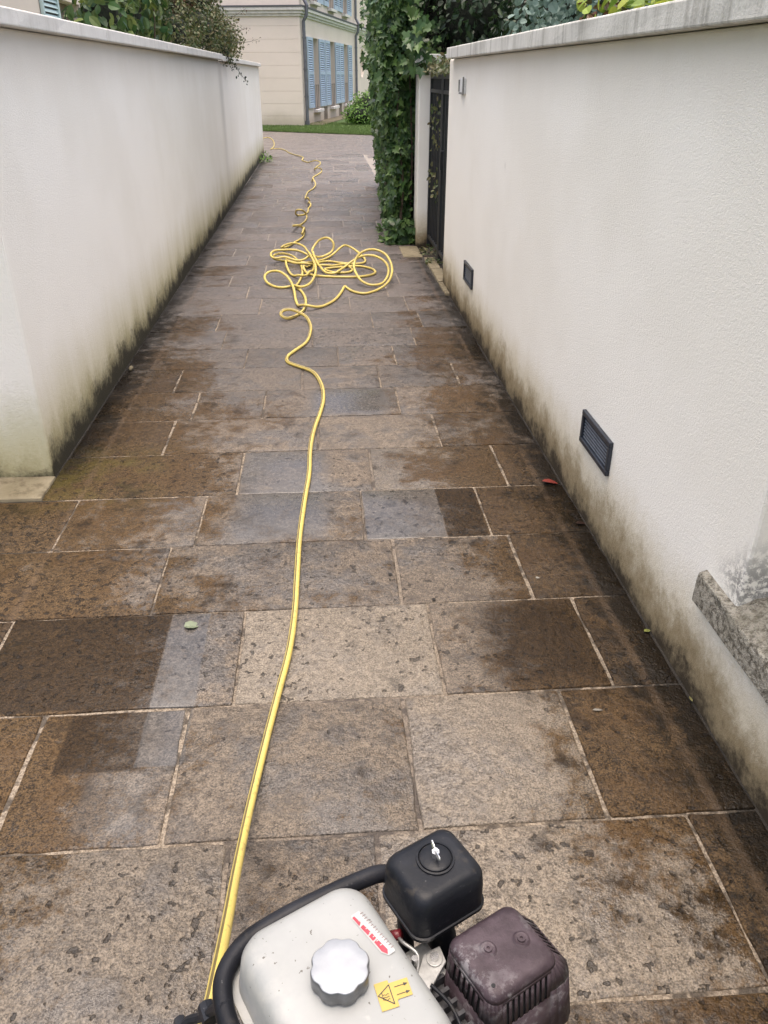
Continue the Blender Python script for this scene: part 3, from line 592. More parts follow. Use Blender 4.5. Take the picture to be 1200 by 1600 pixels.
# even resampling
seg = np.concatenate([[0], np.cumsum(np.linalg.norm(np.diff(pts, axis=0), axis=1))]); ss = np.arange(0, seg[-1], .0135)
pts = np.stack([np.interp(ss, seg, pts[:, k]) for k in range(3)], 1); pts[:, 2] = np.maximum(pts[:, 2], HR-.001)
for _ in range(3): pts[1:-1] = .25*pts[:-2]+.5*pts[1:-1]+.25*pts[2:]
def mat_hose():
    t = NT('yellow_hose_rubber'); n = t.noise(55, 5, .65); n2 = t.noise(6, 3, .6); f = t.noise(300, 2, .6)
    c = t.mix(t.mr(n2, .3, .7), (.60, .475, .12), (.53, .42, .125)); c = t.mix(t.mr(n, .53, .68, 0, .6), c, (.23, .17, .07)); return t.out(c, .42, t.bump(f, .001, .4))
m = MB(); m.tube(pts, HR, 12, stripe=((7,), 1))
ho = m.build('garden_hose', [mat_hose(), mat_plain('hose_stripe', (.13, .10, .04), .5)], smooth=True)
tag(ho, 'yellow water hose running up the path and tangled in loops near the gate', 'hose')

# ================================================================ PRESSURE WASHER ENGINE
RZ = R(28); ROOT = Vector((.0975, .584, 0))
PW = empty('pressure_washer', ROOT, RZ)
def loc(p): return Matrix.Rotation(-RZ, 3, 'Z') @ (Vector(p)-ROOT)
def mat_tank():
    t = NT('white_tank_paint'); O = t.obj(); n = t.noise(9, 5, .6, O); sp = t.noise(140, 2, .5, O); sc = t.noise(22, 4, .7, O)
    X, Y, Z = t.xyz(O)
    c = t.mix(t.mr(n, .35, .7), (.29, .297, .291), (.252, .26, .254))
    e = t.mr(X, -.13, -.2, 0, .5); c = t.mix(t.m('MULTIPLY', e, t.mr(sc, .35, .65)), c, (.40, .39, .36))
    c = t.mix(t.m('MULTIPLY', t.mr(sp, .70, .735), t.mr(n, .38, .55)), c, (.09, .08, .07)); c = t.mix(t.mr(sc, .64, .76, 0, .4), c, (.42, .41, .38))
    return t.out(c, .42, t.bump(n, .003, .3))
def mat_black(name='black_plastic', col=(.008, .009, .012), rough=.36):
    t = NT(name); O = t.obj(); n = t.noise(30, 5, .65, O); f = t.noise(160, 3, .6, O); w = t.noise(8, 4, .6, O)
    sct = t.noise(1, 4, .7, t.vscale(40, 220, 60, O)); c = t.mix(t.mr(w, .42, .72, 0, .7), col, tuple(q*2.3+.008 for q in col)); c = t.mix(t.mr(f, .68, .76, 0, .5), c, (.12, .12, .12)); c = t.mix(t.mr(n, .58, .75, 0, .4), c, (.075, .062, .046)); c = t.mix(t.mr(sct, .66, .74, 0, .5), c, (.10, .10, .105))
    return t.out(c, t.m('ADD', rough-.1, t.m('MULTIPLY', n, .28)), t.bump(f, .0012, .35), spec=.22)
def mat_rust():
    t = NT('heat_stained_steel'); O = t.obj(); n = t.noise(22, 6, .68, O); f = t.noise(170, 4, .7, O); b = t.noise(7, 4, .6, O)
    c = t.mix(t.mr(n, .35, .68), (.028, .016, .021), (.060, .041, .050)); c = t.mix(t.mr(b, .5, .7, 0, .6), c, (.040, .021, .019))
    ox = t.m('MULTIPLY', t.mr(t.noise(38, 5, .75, O), .49, .62), t.mr(b, .36, .56)); c = t.mix(t.m('MULTIPLY', ox, .8), c, (.20, .188, .195)); c = t.mix(t.mr(f, .64, .75, 0, .6), c, (.15, .135, .138))
    return t.out(c, t.m('ADD', .45, t.m('MULTIPLY', n, .25)), t.bump(f, .0015, .5), .25)
M['tank'] = mat_tank(); M['bp'] = mat_black(); M['bar'] = mat_black('black_tube_paint', (.006, .0065, .009), .4); M['rust'] = mat_rust()
M['alu'] = mat_plain('dirty_aluminium', (.36, .36, .35), .45, .6, .25, 60); M['chrome'] = mat_plain('bright_metal', (.62, .62, .62), .25, .9, .1)
M['capside'] = mat_plain('brushed_cap_edge', (.16, .165, .175), .38, .7, .2, 60); M['cap'] = mat_plain('satin_cap_paint', (.30, .313, .332), .4, .3, .06, 40); M['eng'] = mat_plain('engine_grey', (.05, .05, .055), .55, .3, .3, 40)
M['yel'] = mat_plain('label_yellow', (.40, .285, .06), .45, 0, .06); M['ink'] = mat_plain('label_ink', (.03, .028, .025), .5); M['red'] = mat_plain('label_red', (.34, .028, .05), .45, 0, .2, 90); M['lab'] = mat_plain('label_white', (.37, .365, .36), .45, 0, .05); M['pale'] = mat_plain('faded_print', (.17, .12, .12), .5)
# tank
x0, x1, y0, y1 = -.203, -.002, -.105, .166
def trr(i, z, r=.045): return rrect(x0+i, x1-i, y0+i, y1-i, max(r-i*.6, .02), z, 8)
m = MB(); m.loft([trr(.03, .535), trr(.008, .55), trr(.003, .582), trr(-.006, .583), trr(-.006, .590), trr(.004, .591), trr(.0075, .62), trr(.010, .638), trr(.0145, .649), trr(.021, .6563), trr(.028, .6596), trr(.036, .6608), trr(.06, .661)])
tk = m.build('fuel_tank', M['tank'], PW, auto=50)
# scalloped cap
m = MB(); cx, cy = -.102, .037; n = 96
def crow(r, z, a=.0026):
    o = []
    for i in range(n):
        t = 2*math.pi*i/n; q = r-a*(.5+.5*math.cos(8*t))**2.2; o.append((cx+q*math.cos(t+.2), cy+q*math.sin(t+.2), z))
    return o
m.loft([crow(.0345, .6635), crow(.0355, .665), crow(.0355, .684), crow(.0345, .6862), crow(.033, .687), crow(.02, .6874, .001), crow(.008, .6875, 0)])
fc_ = m.build('filler_cap', [M['cap'], M['capside']], PW, auto=55)
for i, p in enumerate(fc_.data.polygons):
    if i < 3*n: p.material_index = 1
m = MB(); m.cyl((cx, cy), .0285, .6595, .668, 40); m.build('filler_neck', M['alu'], PW)
# warning labels on the tank top
def flat(name, polys, mat, parent, z): 
    m = MB()
    for p in polys: m.add([(a, b, z) for a, b in p], [tuple(range(len(p)))])
    return m.build(name, mat, parent)
def rot(pl, c, a): ca, sa = math.cos(a), math.sin(a); return [[(c[0]+ca*x-sa*y, c[1]+sa*x+ca*y) for x, y in p] for p in pl]
wc = (-.0575, -.0115); wa = R(-14)
wl = flat('warning_label', rot([[(-.020, -.0165), (.001, -.0165), (.001, -.0095), (.0035, -.0085), (.020, -.0085), (.020, .0125), (-.003, .0125), (-.003, .0165), (-.020, .0165)]], wc, wa), M['yel'], tk, .6622)
def line(a, b, w): 
    dx, dy = b[0]-a[0], b[1]-a[1]; L = math.hypot(dx, dy); nx, ny = -dy/L*w/2, dx/L*w/2; return [(a[0]+nx, a[1]+ny), (a[0]-nx, a[1]-ny), (b[0]-nx, b[1]-ny), (b[0]+nx, b[1]+ny)]
ip = []
T = [(-.019, .0015), (-.0035, .0105), (-.0035, -.0125)]
for i in range(3): ip.append(line(T[i], T[(i+1) % 3], .0011))
for k in range(3):
    yy = -.0045+k*.003-.001
    pr = None
    for q in range(6):
        p = (-.0135+q*.0014+ (0 if q else 0), yy+.0007*math.sin(q*1.9)); 
        if pr: ip.append(line(pr, p, .0007))
        pr = p
ip.append(line((-.0142, -.005), (-.0142, .004), .0008))
for yy in (-.0035, .006):
    ip.append(line((.002, yy), (.014, yy), .0008)); ip.append([(.0135, yy-.002), (.0135, yy+.002), (.0185, yy)])
flat('pictograms', rot(ip, wc, wa), M['ink'], tk, .6627)
lc = (-.040, .066); la = R(4)
flat('caution_label', rot([[(-.0085, .034), (-.0105, .031), (-.0065, -.028), (-.001, -.036), (.0085, -.036), (.0095, -.033), (.003, .034)]], lc, la), M['lab'], tk, .6618)
flat('caution_stripe', rot([[(-.0095, .0305), (-.0062, .031), (-.0045, .019), (-.0085, .016)], [(-.0083, .014), (-.0035, .015), (-.0015, .002), (-.0068, .0)], [(-.0066, -.002), (-.001, -.001), (-.0005, -.009), (-.006, -.010)], [(-.0058, -.012), (-.0003, -.011), (.0022, -.029), (-.0012, -.034), (-.0052, -.027)]], lc, la), M['red'], tk, .6623)
tl = []
for k in range(15):
    yy = .029-k*.0042; a = .0015+k*.00035; 
    tl.append(line((a, yy), (a+random.uniform(.003, .0052), yy), .0010))
for k in range(7): 
    yy = .022-k*.007; tl.append(line((-.0055+k*.0005, yy), (-.0025+k*.0005, yy), .0012))
flat('small_print', rot(tl[:15], lc, la), M['pale'], tk, .6625); flat('stripe_print', rot(tl[15:], lc, la), M['lab'], tk, .6628)
# label on the sloped left flank
m = MB(); m.add([(-.1845, .055, .6265), (-.1845, -.06, .6265), (-.1755, -.06, .6485), (-.1755, .035, .6485)], [(0, 1, 2, 3)]); m.build('side_label', M['lab'], tk)
m = MB()
for q in range(5):
    f = .12+q*.18; xx = -.1845+.009*f-.0006; zz = .6265+.022*f+.0004
    for k in range(9): ya = .045-.02*f-k*.011; m.add([(xx, ya, zz), (xx, ya-.0075, zz), (xx+.0008, ya-.0075, zz+.002), (xx+.0008, ya, zz+.002)], [(0, 1, 2, 3)])
m.build('side_print', mat_plain('faded_red_print', (.42, .22, .22), .5), tk)
# roll bar and frame
bar = catmull([(.075, .155, .32), (.075, .160, .47), (.070, .168, .555), (.045, .174, .592), (.0, .178, .60), (-.06, .181, .602), (-.125, .182, .602), (-.172, .175, .602), (-.208, .150, .602), (-.224, .11, .602), (-.227, .05, .602), (-.227, -.06, .602), (-.224, -.12, .597), (-.222, -.16, .56), (-.22, -.17, .40), (-.22, -.17, .16)], 6)
MB().tube(bar, .0125, 14).build('roll_bar', M['bar'], PW, smooth=True)
clip = [(-.150, .574, .612), (-.166, .592, .58), (-.182, .606, .545), (-.196, .616, .52), (-.212, .622, .505), (-.222, .622, .49)]
m = MB(); cp = [loc(p) for p in clip]; m.tube(catmull(cp, 4), .0065, 8); m.tube([cp[-1]+Vector((-.004, -.012, .004)), cp[-1]+Vector((.0, .014, -.006))], .009, 8); m.tube([cp[2]+Vector((0, -.012, 0)), cp[2]+Vector((.002, .012, 0))], .011, 8)
m.build('hose_clip', M['bp'], PW, auto=40)
for pl_ in ([(.075, .155, .32), (.075, .155, .16), (.2, .10, .14), (.22, -.14, .14), (-.05, -.19, .14), (-.22, -.17, .16), (-.225, .0, .15), (-.21, .13, .15), (-.1, .15, .15), (.075, .155, .16)],):
    MB().tube(pl_, .012, 10).build('base_frame', M['bar'], PW, smooth=True)
MB().box(-.20, .20, -.15, .13, .165, .175).build('base_plate', M['bar'], PW, bevel=.003)
# air filter
fx0, fx1, fy0, fy1 = .021, .135, .050, .149
def fr(i, z, r=.02): return rrect(fx0+i, fx1-i, fy0+i, fy1-i, max(r-i*.3, .008), z, 6)
m = MB(); m.loft([fr(.012, .568), fr(.005, .58), fr(.001, .592), fr(-.0022, .593), fr(-.0022, .598), fr(-.0002, .599), fr(.0005, .635), fr(.0022, .652), fr(.006, .660), fr(.0115, .664), fr(.018, .665), fr(.03, .6652)])
af = m.build('air_filter_box', M['bp'], PW, auto=50)
af.location.z = .010
kx, ky = .082, .103
m = MB(); rr_ = lambda r, z: [(kx+r*math.cos(2*math.pi*i/32), ky+r*math.sin(2*math.pi*i/32), z) for i in range(32)]
m.loft([rr_(.0265, .664), rr_(.026, .6675), rr_(.0235, .668), rr_(.0225, .6655)], cap1=False); m.loft([rr_(.0222, .664), rr_(.0215, .6682), rr_(.0195, .6695), rr_(.008, .67)]); m.build('knob_base', M['bp'], af, auto=40)
m = MB(); m.cyl((kx, ky), .0055, .669, .680, 6); m.cyl((kx, ky), .003, .680, .684, 8)
for s in (-1, 1):
    a = R(75); d = Vector((math.cos(a), math.sin(a), 0))*s
    lp = [Vector((kx, ky, .674))+d*.004+Vector((0, 0, 0)), Vector((kx, ky, .674))+d*.009+Vector((0, 0, .003)), Vector((kx, ky, .674))+d*.0150+Vector((0, 0, .006)), Vector((kx, ky, .674))+d*.0145+Vector((0, 0, .0095)), Vector((kx, ky, .674))+d*.007+Vector((0, 0, .0085)), Vector((kx, ky, .674))+d*.003+Vector((0, 0, .008))]
    m.tube(catmull(lp, 3), .0014, 6)
m.build('wing_nut', M['chrome'], af, auto=40)
# carburettor, bracket, bolts
MB().box(.012, .05, .02, .075, .50, .565).build('carburettor', M['alu'], PW, bevel=.006)
m = MB(); m.prism([(.004, .005), (.05, .028), (.055, .05), (.03, .052), (.004, .03)], .572, .578); m.cyl((.038, .038), .011, .578, .5805, 16); m.build('bracket', M['alu'], PW, bevel=.001)
m = MB(); m.cyl((.038, .038), .006, .5805, .587, 6); m.cyl((.012, .046), .0045, .565, .592, 8); m.build('bolt', M['chrome'], PW)
m = MB(); m.tube(catmull([(.0, .03, .565), (.02, .05, .585), (.012, .075, .588), (.018, .10, .57)], 5), .0025, 6); m.build('linkage', M['alu'], PW, smooth=True)
m = MB(); m.tube([(.008, .098, .575), (.018, .088, .583)], .007, 10); m.build('choke_knob', mat_plain('dark_red_plastic', (.13, .012, .018), .4), PW, smooth=True)
# muffler guard with slots
gx0, gx1, gy0, gy1 = .040, .149, -.075, .022
def gr(i, z, r=.016): return rrect(gx0+i, gx1-i, gy0+i, gy1-i, max(r-i*.3, .006), z, 5)
m = MB()
m.loft([gr(-.0, .628), gr(.0015, .633), gr(.005, .6375), gr(.010, .6395), gr(.016, .640)], cap0=False)
def slotted(A, B, oa, ob, za, zs0, zs1, zb, n, fs=.5):   # side from corner A to B (top) with outward offset growing to oa/ob at the bottom
    A, B = Vector((*A, 0)), Vector((*B, 0)); d = B-A; nn = Vector((d.y, -d.x, 0)).normalized()
    def pt(f, z):
        k = (za-z)/(za-zb); p = A+d*f+nn*(oa*k)+d.normalized()*(ob*k*(f-.5)*2); return (p.x, p.y, z)
    def quad(f0, f1, za_, zb_): m.add([pt(f0, za_), pt(f0, zb_), pt(f1, zb_), pt(f1, za_)], [(0, 1, 2, 3)])
    quad(0, 1, za, zs0); quad(0, 1, zs1, zb)
    w = 1/(n+.8)
    quad(0, .4*w+w*(1-fs)/2, zs0, zs1)
    for k in range(n):
        a = .4*w+w*k; e = a+w*(1-fs)/2+w*fs
        quad(e, (a+w+w*(1-fs)/2) if k < n-1 else 1.0, zs0, zs1)
r = .016
r = .016; bo = .012
slotted((gx0, gy1-r), (gx0, gy0+r), .006, 0, .628, .621, .586, .50, 6, .55)          # towards the tank
slotted((gx0+r, gy0), (gx1-r, gy0), .014, 0, .628, .623, .580, .50, 8, .5)          # towards the camera
slotted((gx1, gy0+r), (gx1, gy1-r), .030, 0, .628, .625, .593, .588, 8, .66)          # outer side
m.add([(gx1+.03, gy0+r, .588), (gx1+.034, gy0+r, .50), (gx1+.034, gy1-r, .50), (gx1+.03, gy1-r, .588)], [(0, 1, 2, 3)])
slotted((gx1-r, gy1), (gx0+r, gy1), .004, 0, .628, .600, .595, .50, 2)
def corner(cx, cy, a0, o0, o1, st=0):
    k = 5; rings = []
    for q in range(k+1):
        a = R(a0+90*q/k); f = q/k; o = o0*(1-f)+o1*f; c, s_ = math.cos(a), math.sin(a)
        # the bottom edge follows the flare of both neighbours
        bx = o0*math.cos(R(a0)) + o1*math.cos(R(a0+90)); by = o0*math.sin(R(a0)) + o1*math.sin(R(a0+90))
        w0, w1 = (1-f), f
        ox = o0*math.cos(R(a0))*min(1, 2*w0) + o1*math.cos(R(a0+90))*min(1, 2*w1); oy = o0*math.sin(R(a0))*min(1, 2*w0) + o1*math.sin(R(a0+90))*min(1, 2*w1)
        fm = .31 if not st else (.31+(.88-.31)*(f if st == 1 else 1-f))      # the outer side flares out high up
        rings.append([(cx+r*c, cy+r*s_, .628), (cx+r*c+ox*fm, cy+r*s_+oy*fm, .588), (cx+r*c+ox, cy+r*s_+oy, .50)])
    for q in range(k):
        for h_ in (0, 1): m.add([rings[q][h_], rings[q][h_+1], rings[q+1][h_+1], rings[q+1][h_]], [(0, 1, 2, 3)])
corner(gx0+r, gy0+r, 180, .006, .014); corner(gx1-r, gy0+r, 270, .014, .034, 1); corner(gx1-r, gy1-r, 0, .034, .004, 2); corner(gx0+r, gy1-r, 90, .004, .006)
mg = m.build('muffler_guard', M['rust'], PW, auto=35)
so_ = mg.modifiers.new('thick', 'SOLIDIFY'); so_.thickness = .0016; so_.offset = -1
m = MB(); m.loft([rrect(gx0-.001, gx1+.026, gy0-.006, gy1-.004, .014, .50), rrect(gx0+.001, gx1+.024, gy0-.002, gy1-.005, .014, .588), rrect(gx0+.004, gx1-.004, gy0+.004, gy1-.005, .014, .624)]); m.build('muffler', M['dark'], PW)
for bx, by in ((.078, -.018), (.122, -.030)):
    q = MB(); c_ = lambda rr, z: [(bx+rr*math.cos(2*math.pi*i/18), by+rr*math.sin(2*math.pi*i/18), z) for i in range(18)]
    q.loft([c_(.0115, .6402), c_(.009, .6418), c_(.0075, .6412), c_(.0055, .6412), c_(.005, .6432), c_(.0022, .6432), c_(.0018, .6415)]); q.build('boss', M['rust'], mg, auto=40)
q = MB(); q.cyl((.055, -.057), .0026, .6396, .6404, 12); q.build('hole', M['dark'], mg)
# engine body under the covers
m = MB()
for k in range(9):
    y = -.10+k*.017; m.box(.005, .042, y, y+.005, .42, .565)
m.box(.0, .04, -.105, .045, .30, .55); m.build('cylinder_fins', M['eng'], PW)
m = MB(); m.loft([rrect(-.17, .05, -.12, .12, .04, .19), rrect(-.17, .05, -.12, .12, .04, .44), rrect(-.14, .03, -.10, .10, .04, .53)]); m.build('engine_block', M['eng'], PW, auto=50)
m = MB(); m.loft([rrect(.03, .17, -.09, .05, .02, .19), rrect(.03, .17, -.09, .05, .02, .40), rrect(.05, .15, -.07, .03, .02, .49)]); m.build('cylinder_head', M['eng'], PW, auto=50)
m = MB(); m.tube([(.10, .06, .30), (.10, .06, .42), (.09, .085, .5), (.08, .095, .575)], .022, 12); m.build('intake_duct', M['bp'], PW, smooth=True)
m = MB(); m.box(-.09, .06, -.19, -.125, .20, .30); m.tube([(-.06, -.16, .25), (-.19, -.1, .33)], .016, 12); m.build('pump', M['alu'], PW, bevel=.006)
for x in (-.26, .24):
    wme = MB(); wme.tube([(x-.025, .10, .128), (x+.025, .10, .128)], .125, 28); wh = wme.build('wheel', M['bp'], PW, auto=40); MB().tube([(x-.03, .10, .128), (x+.03, .10, .128)], .06, 20).build('hub', M['alu'], wh, auto=40)
MB().tube([(-.27, .10, .128), (.25, .10, .128)], .01, 10).build('axle', M['bar'], PW, smooth=True)
m = MB(); m.box(.15, .2, -.15, -.12, .0, .15); m.build('foot', M['bp'], PW, bevel=.005)
for bx, by in ((-.2035, .02), (-.2035, -.06), (-.12, .1665), (-.05, .1665)):
    MB().cyl((bx+.004*(bx < -.2), by-.004*(by > .1)), .0042, .5905, .5945, 8).build('bolt', M['chrome'], PW)
MB().tube(catmull([(-.004, .06, .545), (.012, .085, .556), (.02, .06, .553), (.03, .045, .55)], 6), .0035, 8).build('fuel_pipe', M['bp'], PW, smooth=True)
MB().tube(catmull([(.012, .01, .585), (.022, -.02, .575), (.018, -.06, .565), (.03, -.10, .53), (.02, -.13, .45)], 6), .0026, 8).build('throttle_cable', M['bp'], PW, smooth=True)
MB().tube(catmull([(.055, .03, .575), (.075, .035, .566), (.10, .032, .55), (.13, .04, .50)], 6), .0035, 8).build('plug_lead', M['bp'], PW, smooth=True)
m = MB(); m.box(.060, .100, .1485, .1525, .588, .606); m.build('filter_clip', M['chrome'], PW, bevel=.001)
tag(PW, 'petrol pressure washer engine with white tank, black air filter and brown slotted muffler guard', 'pressure washer')

# ================================================================ PLANTS
IVY = [(0, 0), (.22, -.16), (.48, .10), (.30, .28), (.46, .58), (.20, .58), (0, 1.0), (-.20, .58), (-.46, .58), (-.30, .28), (-.48, .10), (-.22, -.16)]
OVAL = [(0, 0), (.22, .2), (.30, .5), (.18, .82), (0, 1), (-.18, .82), (-.30, .5), (-.22, .2)]
ROUND = [(0, 0), (.34, .15), (.46, .5), (.3, .85), (0, 1), (-.3, .85), (-.46, .5), (-.34, .15)]
SLIM = [(0, 0), (.14, .3), (.12, .7), (0, 1), (-.12, .7), (-.14, .3)]
def leaf_verts(p, nrm, tip, size, shape, fold=.22):
    n = nrm.normalized(); y = tip-n*tip.dot(n); y = y.normalized() if y.length > 1e-4 else n.orthogonal().normalized(); x = y.cross(n)
    vs = [p+(x*a+y*b)*size+n*size*(abs(a)*fold-.12*b*b) for a, b in shape]; vs.append(p+y*size*.45+n*size*(-.03)); return vs
def add_leaf(mb, p, nrm, tip, size, shape):
    vs = leaf_verts(p, nrm, tip, size, shape); n = len(shape); mb.add(vs, [(i, (i+1) % n, n) for i in range(n)])
def rv(s=1.0): return Vector((random.gauss(0, s), random.gauss(0, s), random.gauss(0, s)))
def foliage(root, name, n, sampler, size, shape, mat, jit=.5, droop=.8, singles=0):
    mb = MB(); tips = Vector((0, 0, -1))
    for i in range(n):
        p, nr = sampler(); add_leaf(mb, p, nr+rv(jit), tips*droop+rv(.6), random.uniform(*size), shape)
    o = mb.build(name, mat, root); tag(o, kind='stuff')
    if singles:
        mes = []
        for k in range(4):
            q = MB(); add_leaf(q, Vector((0, 0, 0)), Vector((0, 0, 1))+rv(.12), Vector((0, 1, 0)), 1.0, shape); mes.append(q.mesh('leaf', mat))
        for k in range(singles):
            p, nr = sampler(); n_ = (nr+rv(jit*.6)).normalized(); p = p+nr.normalized()*.03
            y = tips*droop+rv(.4); y = (y-n_*y.dot(n_)).normalized(); x = y.cross(n_)
            o = bpy.data.objects.new('leaf', mes[k % 4]); s = size[1]*random.uniform(.9, 1.15)
            mt = Matrix((x*s, y*s, n_*s)).transposed().to_4x4(); mt.translation = p; o.matrix_world = mt; link(o, root)
def stems(root, lines, mat=None, name='stem'):
    for pl_, r0 in lines:
        P = catmull(pl_, 5); MB().tube(P, [max(.002, r0*(1-.75*i/len(P))) for i in range(len(P))], 7).build(name, mat or M['bark'], root, smooth=True)
# ivy over the right hand wall
def ivy_face(z, y):
    return .77-.10*min(1, z/1.2)-.05*max(0, min(1, (z-1.1)/.6))+.07*mnoise.noise(Vector((y*1.7, z*2.2, 1)))+.16*max(0, (y-10.5)/2.5)
iv = empty('climbing_ivy', (0, 0, 0))
def s_ivy():
    u = random.random()
    if u < .52:     # long face towards the path
        y = 9.0+4.1*random.random()**1.3; z = random.uniform(.0, 2.5); x = ivy_face(z, y)+random.random()**2*.22; return Vector((x, y, z)), Vector((-1, -.5, .35))
    if u < .88:     # end towards the camera
        z = random.uniform(.0, 2.6); x0 = ivy_face(z, 9.0); x = random.uniform(x0, 1.04); 
        k = 1-(x-x0)/(1.05-x0); y = 9.02+.10*(1-k)+random.random()**2*.22+.06*mnoise.noise(Vector((x*5, z*3, 2)))
        if z < .9 and x > .92: y += .1
        return Vector((x, y, z)), Vector((-.35, -1, .35))
    y = random.uniform(8.95, 13); z = random.uniform(1.7, 2.75); x = random.uniform(.58, 1.5); return Vector((x, y, z)), Vector((-.3, -.7, .7))
foliage(iv, 'foliage', 8500, s_ivy, (.045, .10), IVY, M['ivy'], .45, .9, 90)
def s_over():      # looser big leaves hanging round the pillar head
    return Vector((random.gauss(.99, .07), random.uniform(8.68, 9.05), 1.62+abs(random.gauss(0, .28)))), Vector((-.4, -.9, .3))
foliage(iv, 'foliage', 120, s_over, (.06, .10), IVY, M['ivy'], .4, 1.0, 30)
def s_skirt():
    a = random.random(); return Vector((.72+.28*a+random.gauss(0, .03), 8.93+random.uniform(-.06, .12), random.random()**2*.25)), Vector((-.2, -.8, .6))
foliage(iv, 'foliage', 200, s_skirt, (.06, .11), IVY, M['ivy'], .4, .5)
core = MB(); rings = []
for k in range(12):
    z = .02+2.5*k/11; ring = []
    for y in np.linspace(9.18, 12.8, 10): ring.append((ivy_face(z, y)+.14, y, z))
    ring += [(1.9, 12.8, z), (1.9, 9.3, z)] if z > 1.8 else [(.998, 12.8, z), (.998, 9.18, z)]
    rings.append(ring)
core.loft(rings); core.build('ivy_core', mat_plain('dark_ivy_core', (.012, .014, .008), .95, 0, .4, 30, .03), iv)  # dark core added behind the leaves to stop light
stems(iv, [([(.82, 9.02, 0), (.86, 9.05, .6), (.80, 9.06, 1.3), (.9, 9.1, 2.0)], .02), ([(.93, 9.08, 0), (.96, 9.08, .8), (.92, 9.1, 1.7)], .015)])
tag(iv, 'dark green ivy covering the wall past the pillar from ground to top', 'ivy')
# evergreen growth behind the gate and above the right wall
def blob(c, r, shell=.45):
    def f():
        d = rv().normalized(); k = 1-shell*random.random()**1.5
        b = 1+.25*mnoise.noise(Vector(c)+d*2.1)
        return Vector((c[0]+d.x*r[0]*k*b, c[1]+d.y*r[1]*k*b, c[2]+d.z*r[2]*k*b)), d+Vector((0, 0, .3))
    return f
def multi(bs):
    fs_ = [blob(*b) for b in bs]; w = [b[1][0]*b[1][1]+b[1][2]*b[1][1] for b in bs]
    return lambda: random.choices(fs_, w)[0]()
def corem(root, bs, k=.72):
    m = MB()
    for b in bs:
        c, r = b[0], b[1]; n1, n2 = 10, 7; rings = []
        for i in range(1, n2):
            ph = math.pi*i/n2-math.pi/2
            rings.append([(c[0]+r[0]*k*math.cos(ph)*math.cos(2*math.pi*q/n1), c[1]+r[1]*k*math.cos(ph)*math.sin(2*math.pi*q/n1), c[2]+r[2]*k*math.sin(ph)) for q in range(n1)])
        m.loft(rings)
    m.build('inner_core', M['twig'], root, smooth=True)
M['twig'] = mat_plain('dark_shrub_core', (.009, .013, .006), .95, 0, .5, 14, .03)  # dark cores added inside the shrubs to close off light between leaves
eg = empty('evergreen_shrub', (1.7, 9.0, 0)); eg.location = (0, 0, 0)
B = [((1.75, 9.2, 2.1), (.75, .9, .75), .5), ((2.0, 7.9, 1.6), (.55, .75, 1.2), .5), ((2.2, 6.9, 2.1), (.7, .6, .7), .5)]
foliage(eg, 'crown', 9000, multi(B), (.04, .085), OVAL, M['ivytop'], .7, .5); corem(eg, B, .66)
stems(eg, [([(1.8, 8.6, 0), (1.8, 8.7, .9), (1.75, 9.0, 1.9)], .05), ([(2.1, 7.4, 0), (2.1, 7.6, 1.0), (2.15, 7.1, 2.0)], .045)], name='trunk')
tag(eg, 'dark evergreen shrub behind the iron gate beside the ivy', 'shrub', 'shrubs over the right wall')
# sprays hanging over and through the gate
gv = empty('trailing_creeper')
def s_gate():
    u = random.random()
    if u < .5: return Vector((random.uniform(1.03, 1.22), random.uniform(7.2, 8.75), 1.62+random.random()**1.5*.13)), Vector((-.6, -.6, .5))
    if u < .8: return Vector((1.19+random.random()*.25, random.uniform(8.1, 8.75), random.uniform(.5, 1.45))), Vector((-.7, -.7, .2))
    return Vector((1.10+random.gauss(0, .012), random.uniform(7.95, 8.7), random.choice((.62, .75, 1.05, 1.2, 1.32))+random.gauss(0, .05))), Vector((-.8, -.5, .2))
foliage(gv, 'foliage', 700, s_gate, (.025, .055), OVAL, M['ivytop2'] if 'ivytop2' in M else M['cotone'], .6, .6)
stems(gv, [([(1.2, 8.6, 0), (1.18, 8.5, .7), (1.15, 8.3, 1.4), (1.1, 7.8, 1.66), (1.1, 7.3, 1.68)], .008)])
tag(gv, 'thin leafy creeper trailing over the top of the iron gate', 'creeper')
eu = empty('blue_leaved_shrub'); B = [((1.75, 5.75, 1.95), (.45, .42, .36), .6), ((1.55, 6.2, 1.85), (.3, .3, .25), .6)]
foliage(eu, 'crown', 900, multi(B), (.035, .06), ROUND, M['euca'], .8, .2, 30); stems(eu, [([(1.8, 5.8, 0), (1.75, 5.75, 1.0), (1.7, 5.75, 1.95)], .03)], name='trunk')
tag(eu, 'grey green round leaved shrub above the right wall, left of the lime leaves', 'shrub', 'shrubs over the right wall')
li = empty('lime_shrub'); B = [((1.75, 4.6, 1.86), (.42, .5, .24), .6), ((1.7, 3.7, 1.80), (.36, .5, .18), .6), ((1.7, 3.0, 1.76), (.3, .4, .12), .6)]
foliage(li, 'crown', 650, multi(B), (.05, .085), ROUND, M['lime'], .6, .1, 40); corem(li, [((1.8, 4.4, 1.7), (.35, .6, .25)), ((1.8, 3.4, 1.65), (.3, .6, .2))], .9); stems(li, [([(1.8, 4.2, 0), (1.78, 4.2, .9), (1.75, 4.2, 1.8)], .025)], name='trunk')
tag(li, 'bright lime green broad leaved shrub along the top of the right wall', 'shrub', 'shrubs over the right wall')
rl = empty('red_leaved_shrub'); B = [((1.55, 4.95, 1.86), (.14, .16, .12), .7)]
foliage(rl, 'crown', 70, multi(B), (.05, .08), OVAL, M['redleaf'], .7, .2); stems(rl, [([(1.6, 5.0, 0), (1.58, 4.98, 1.0), (1.55, 4.95, 1.86)], .012)])
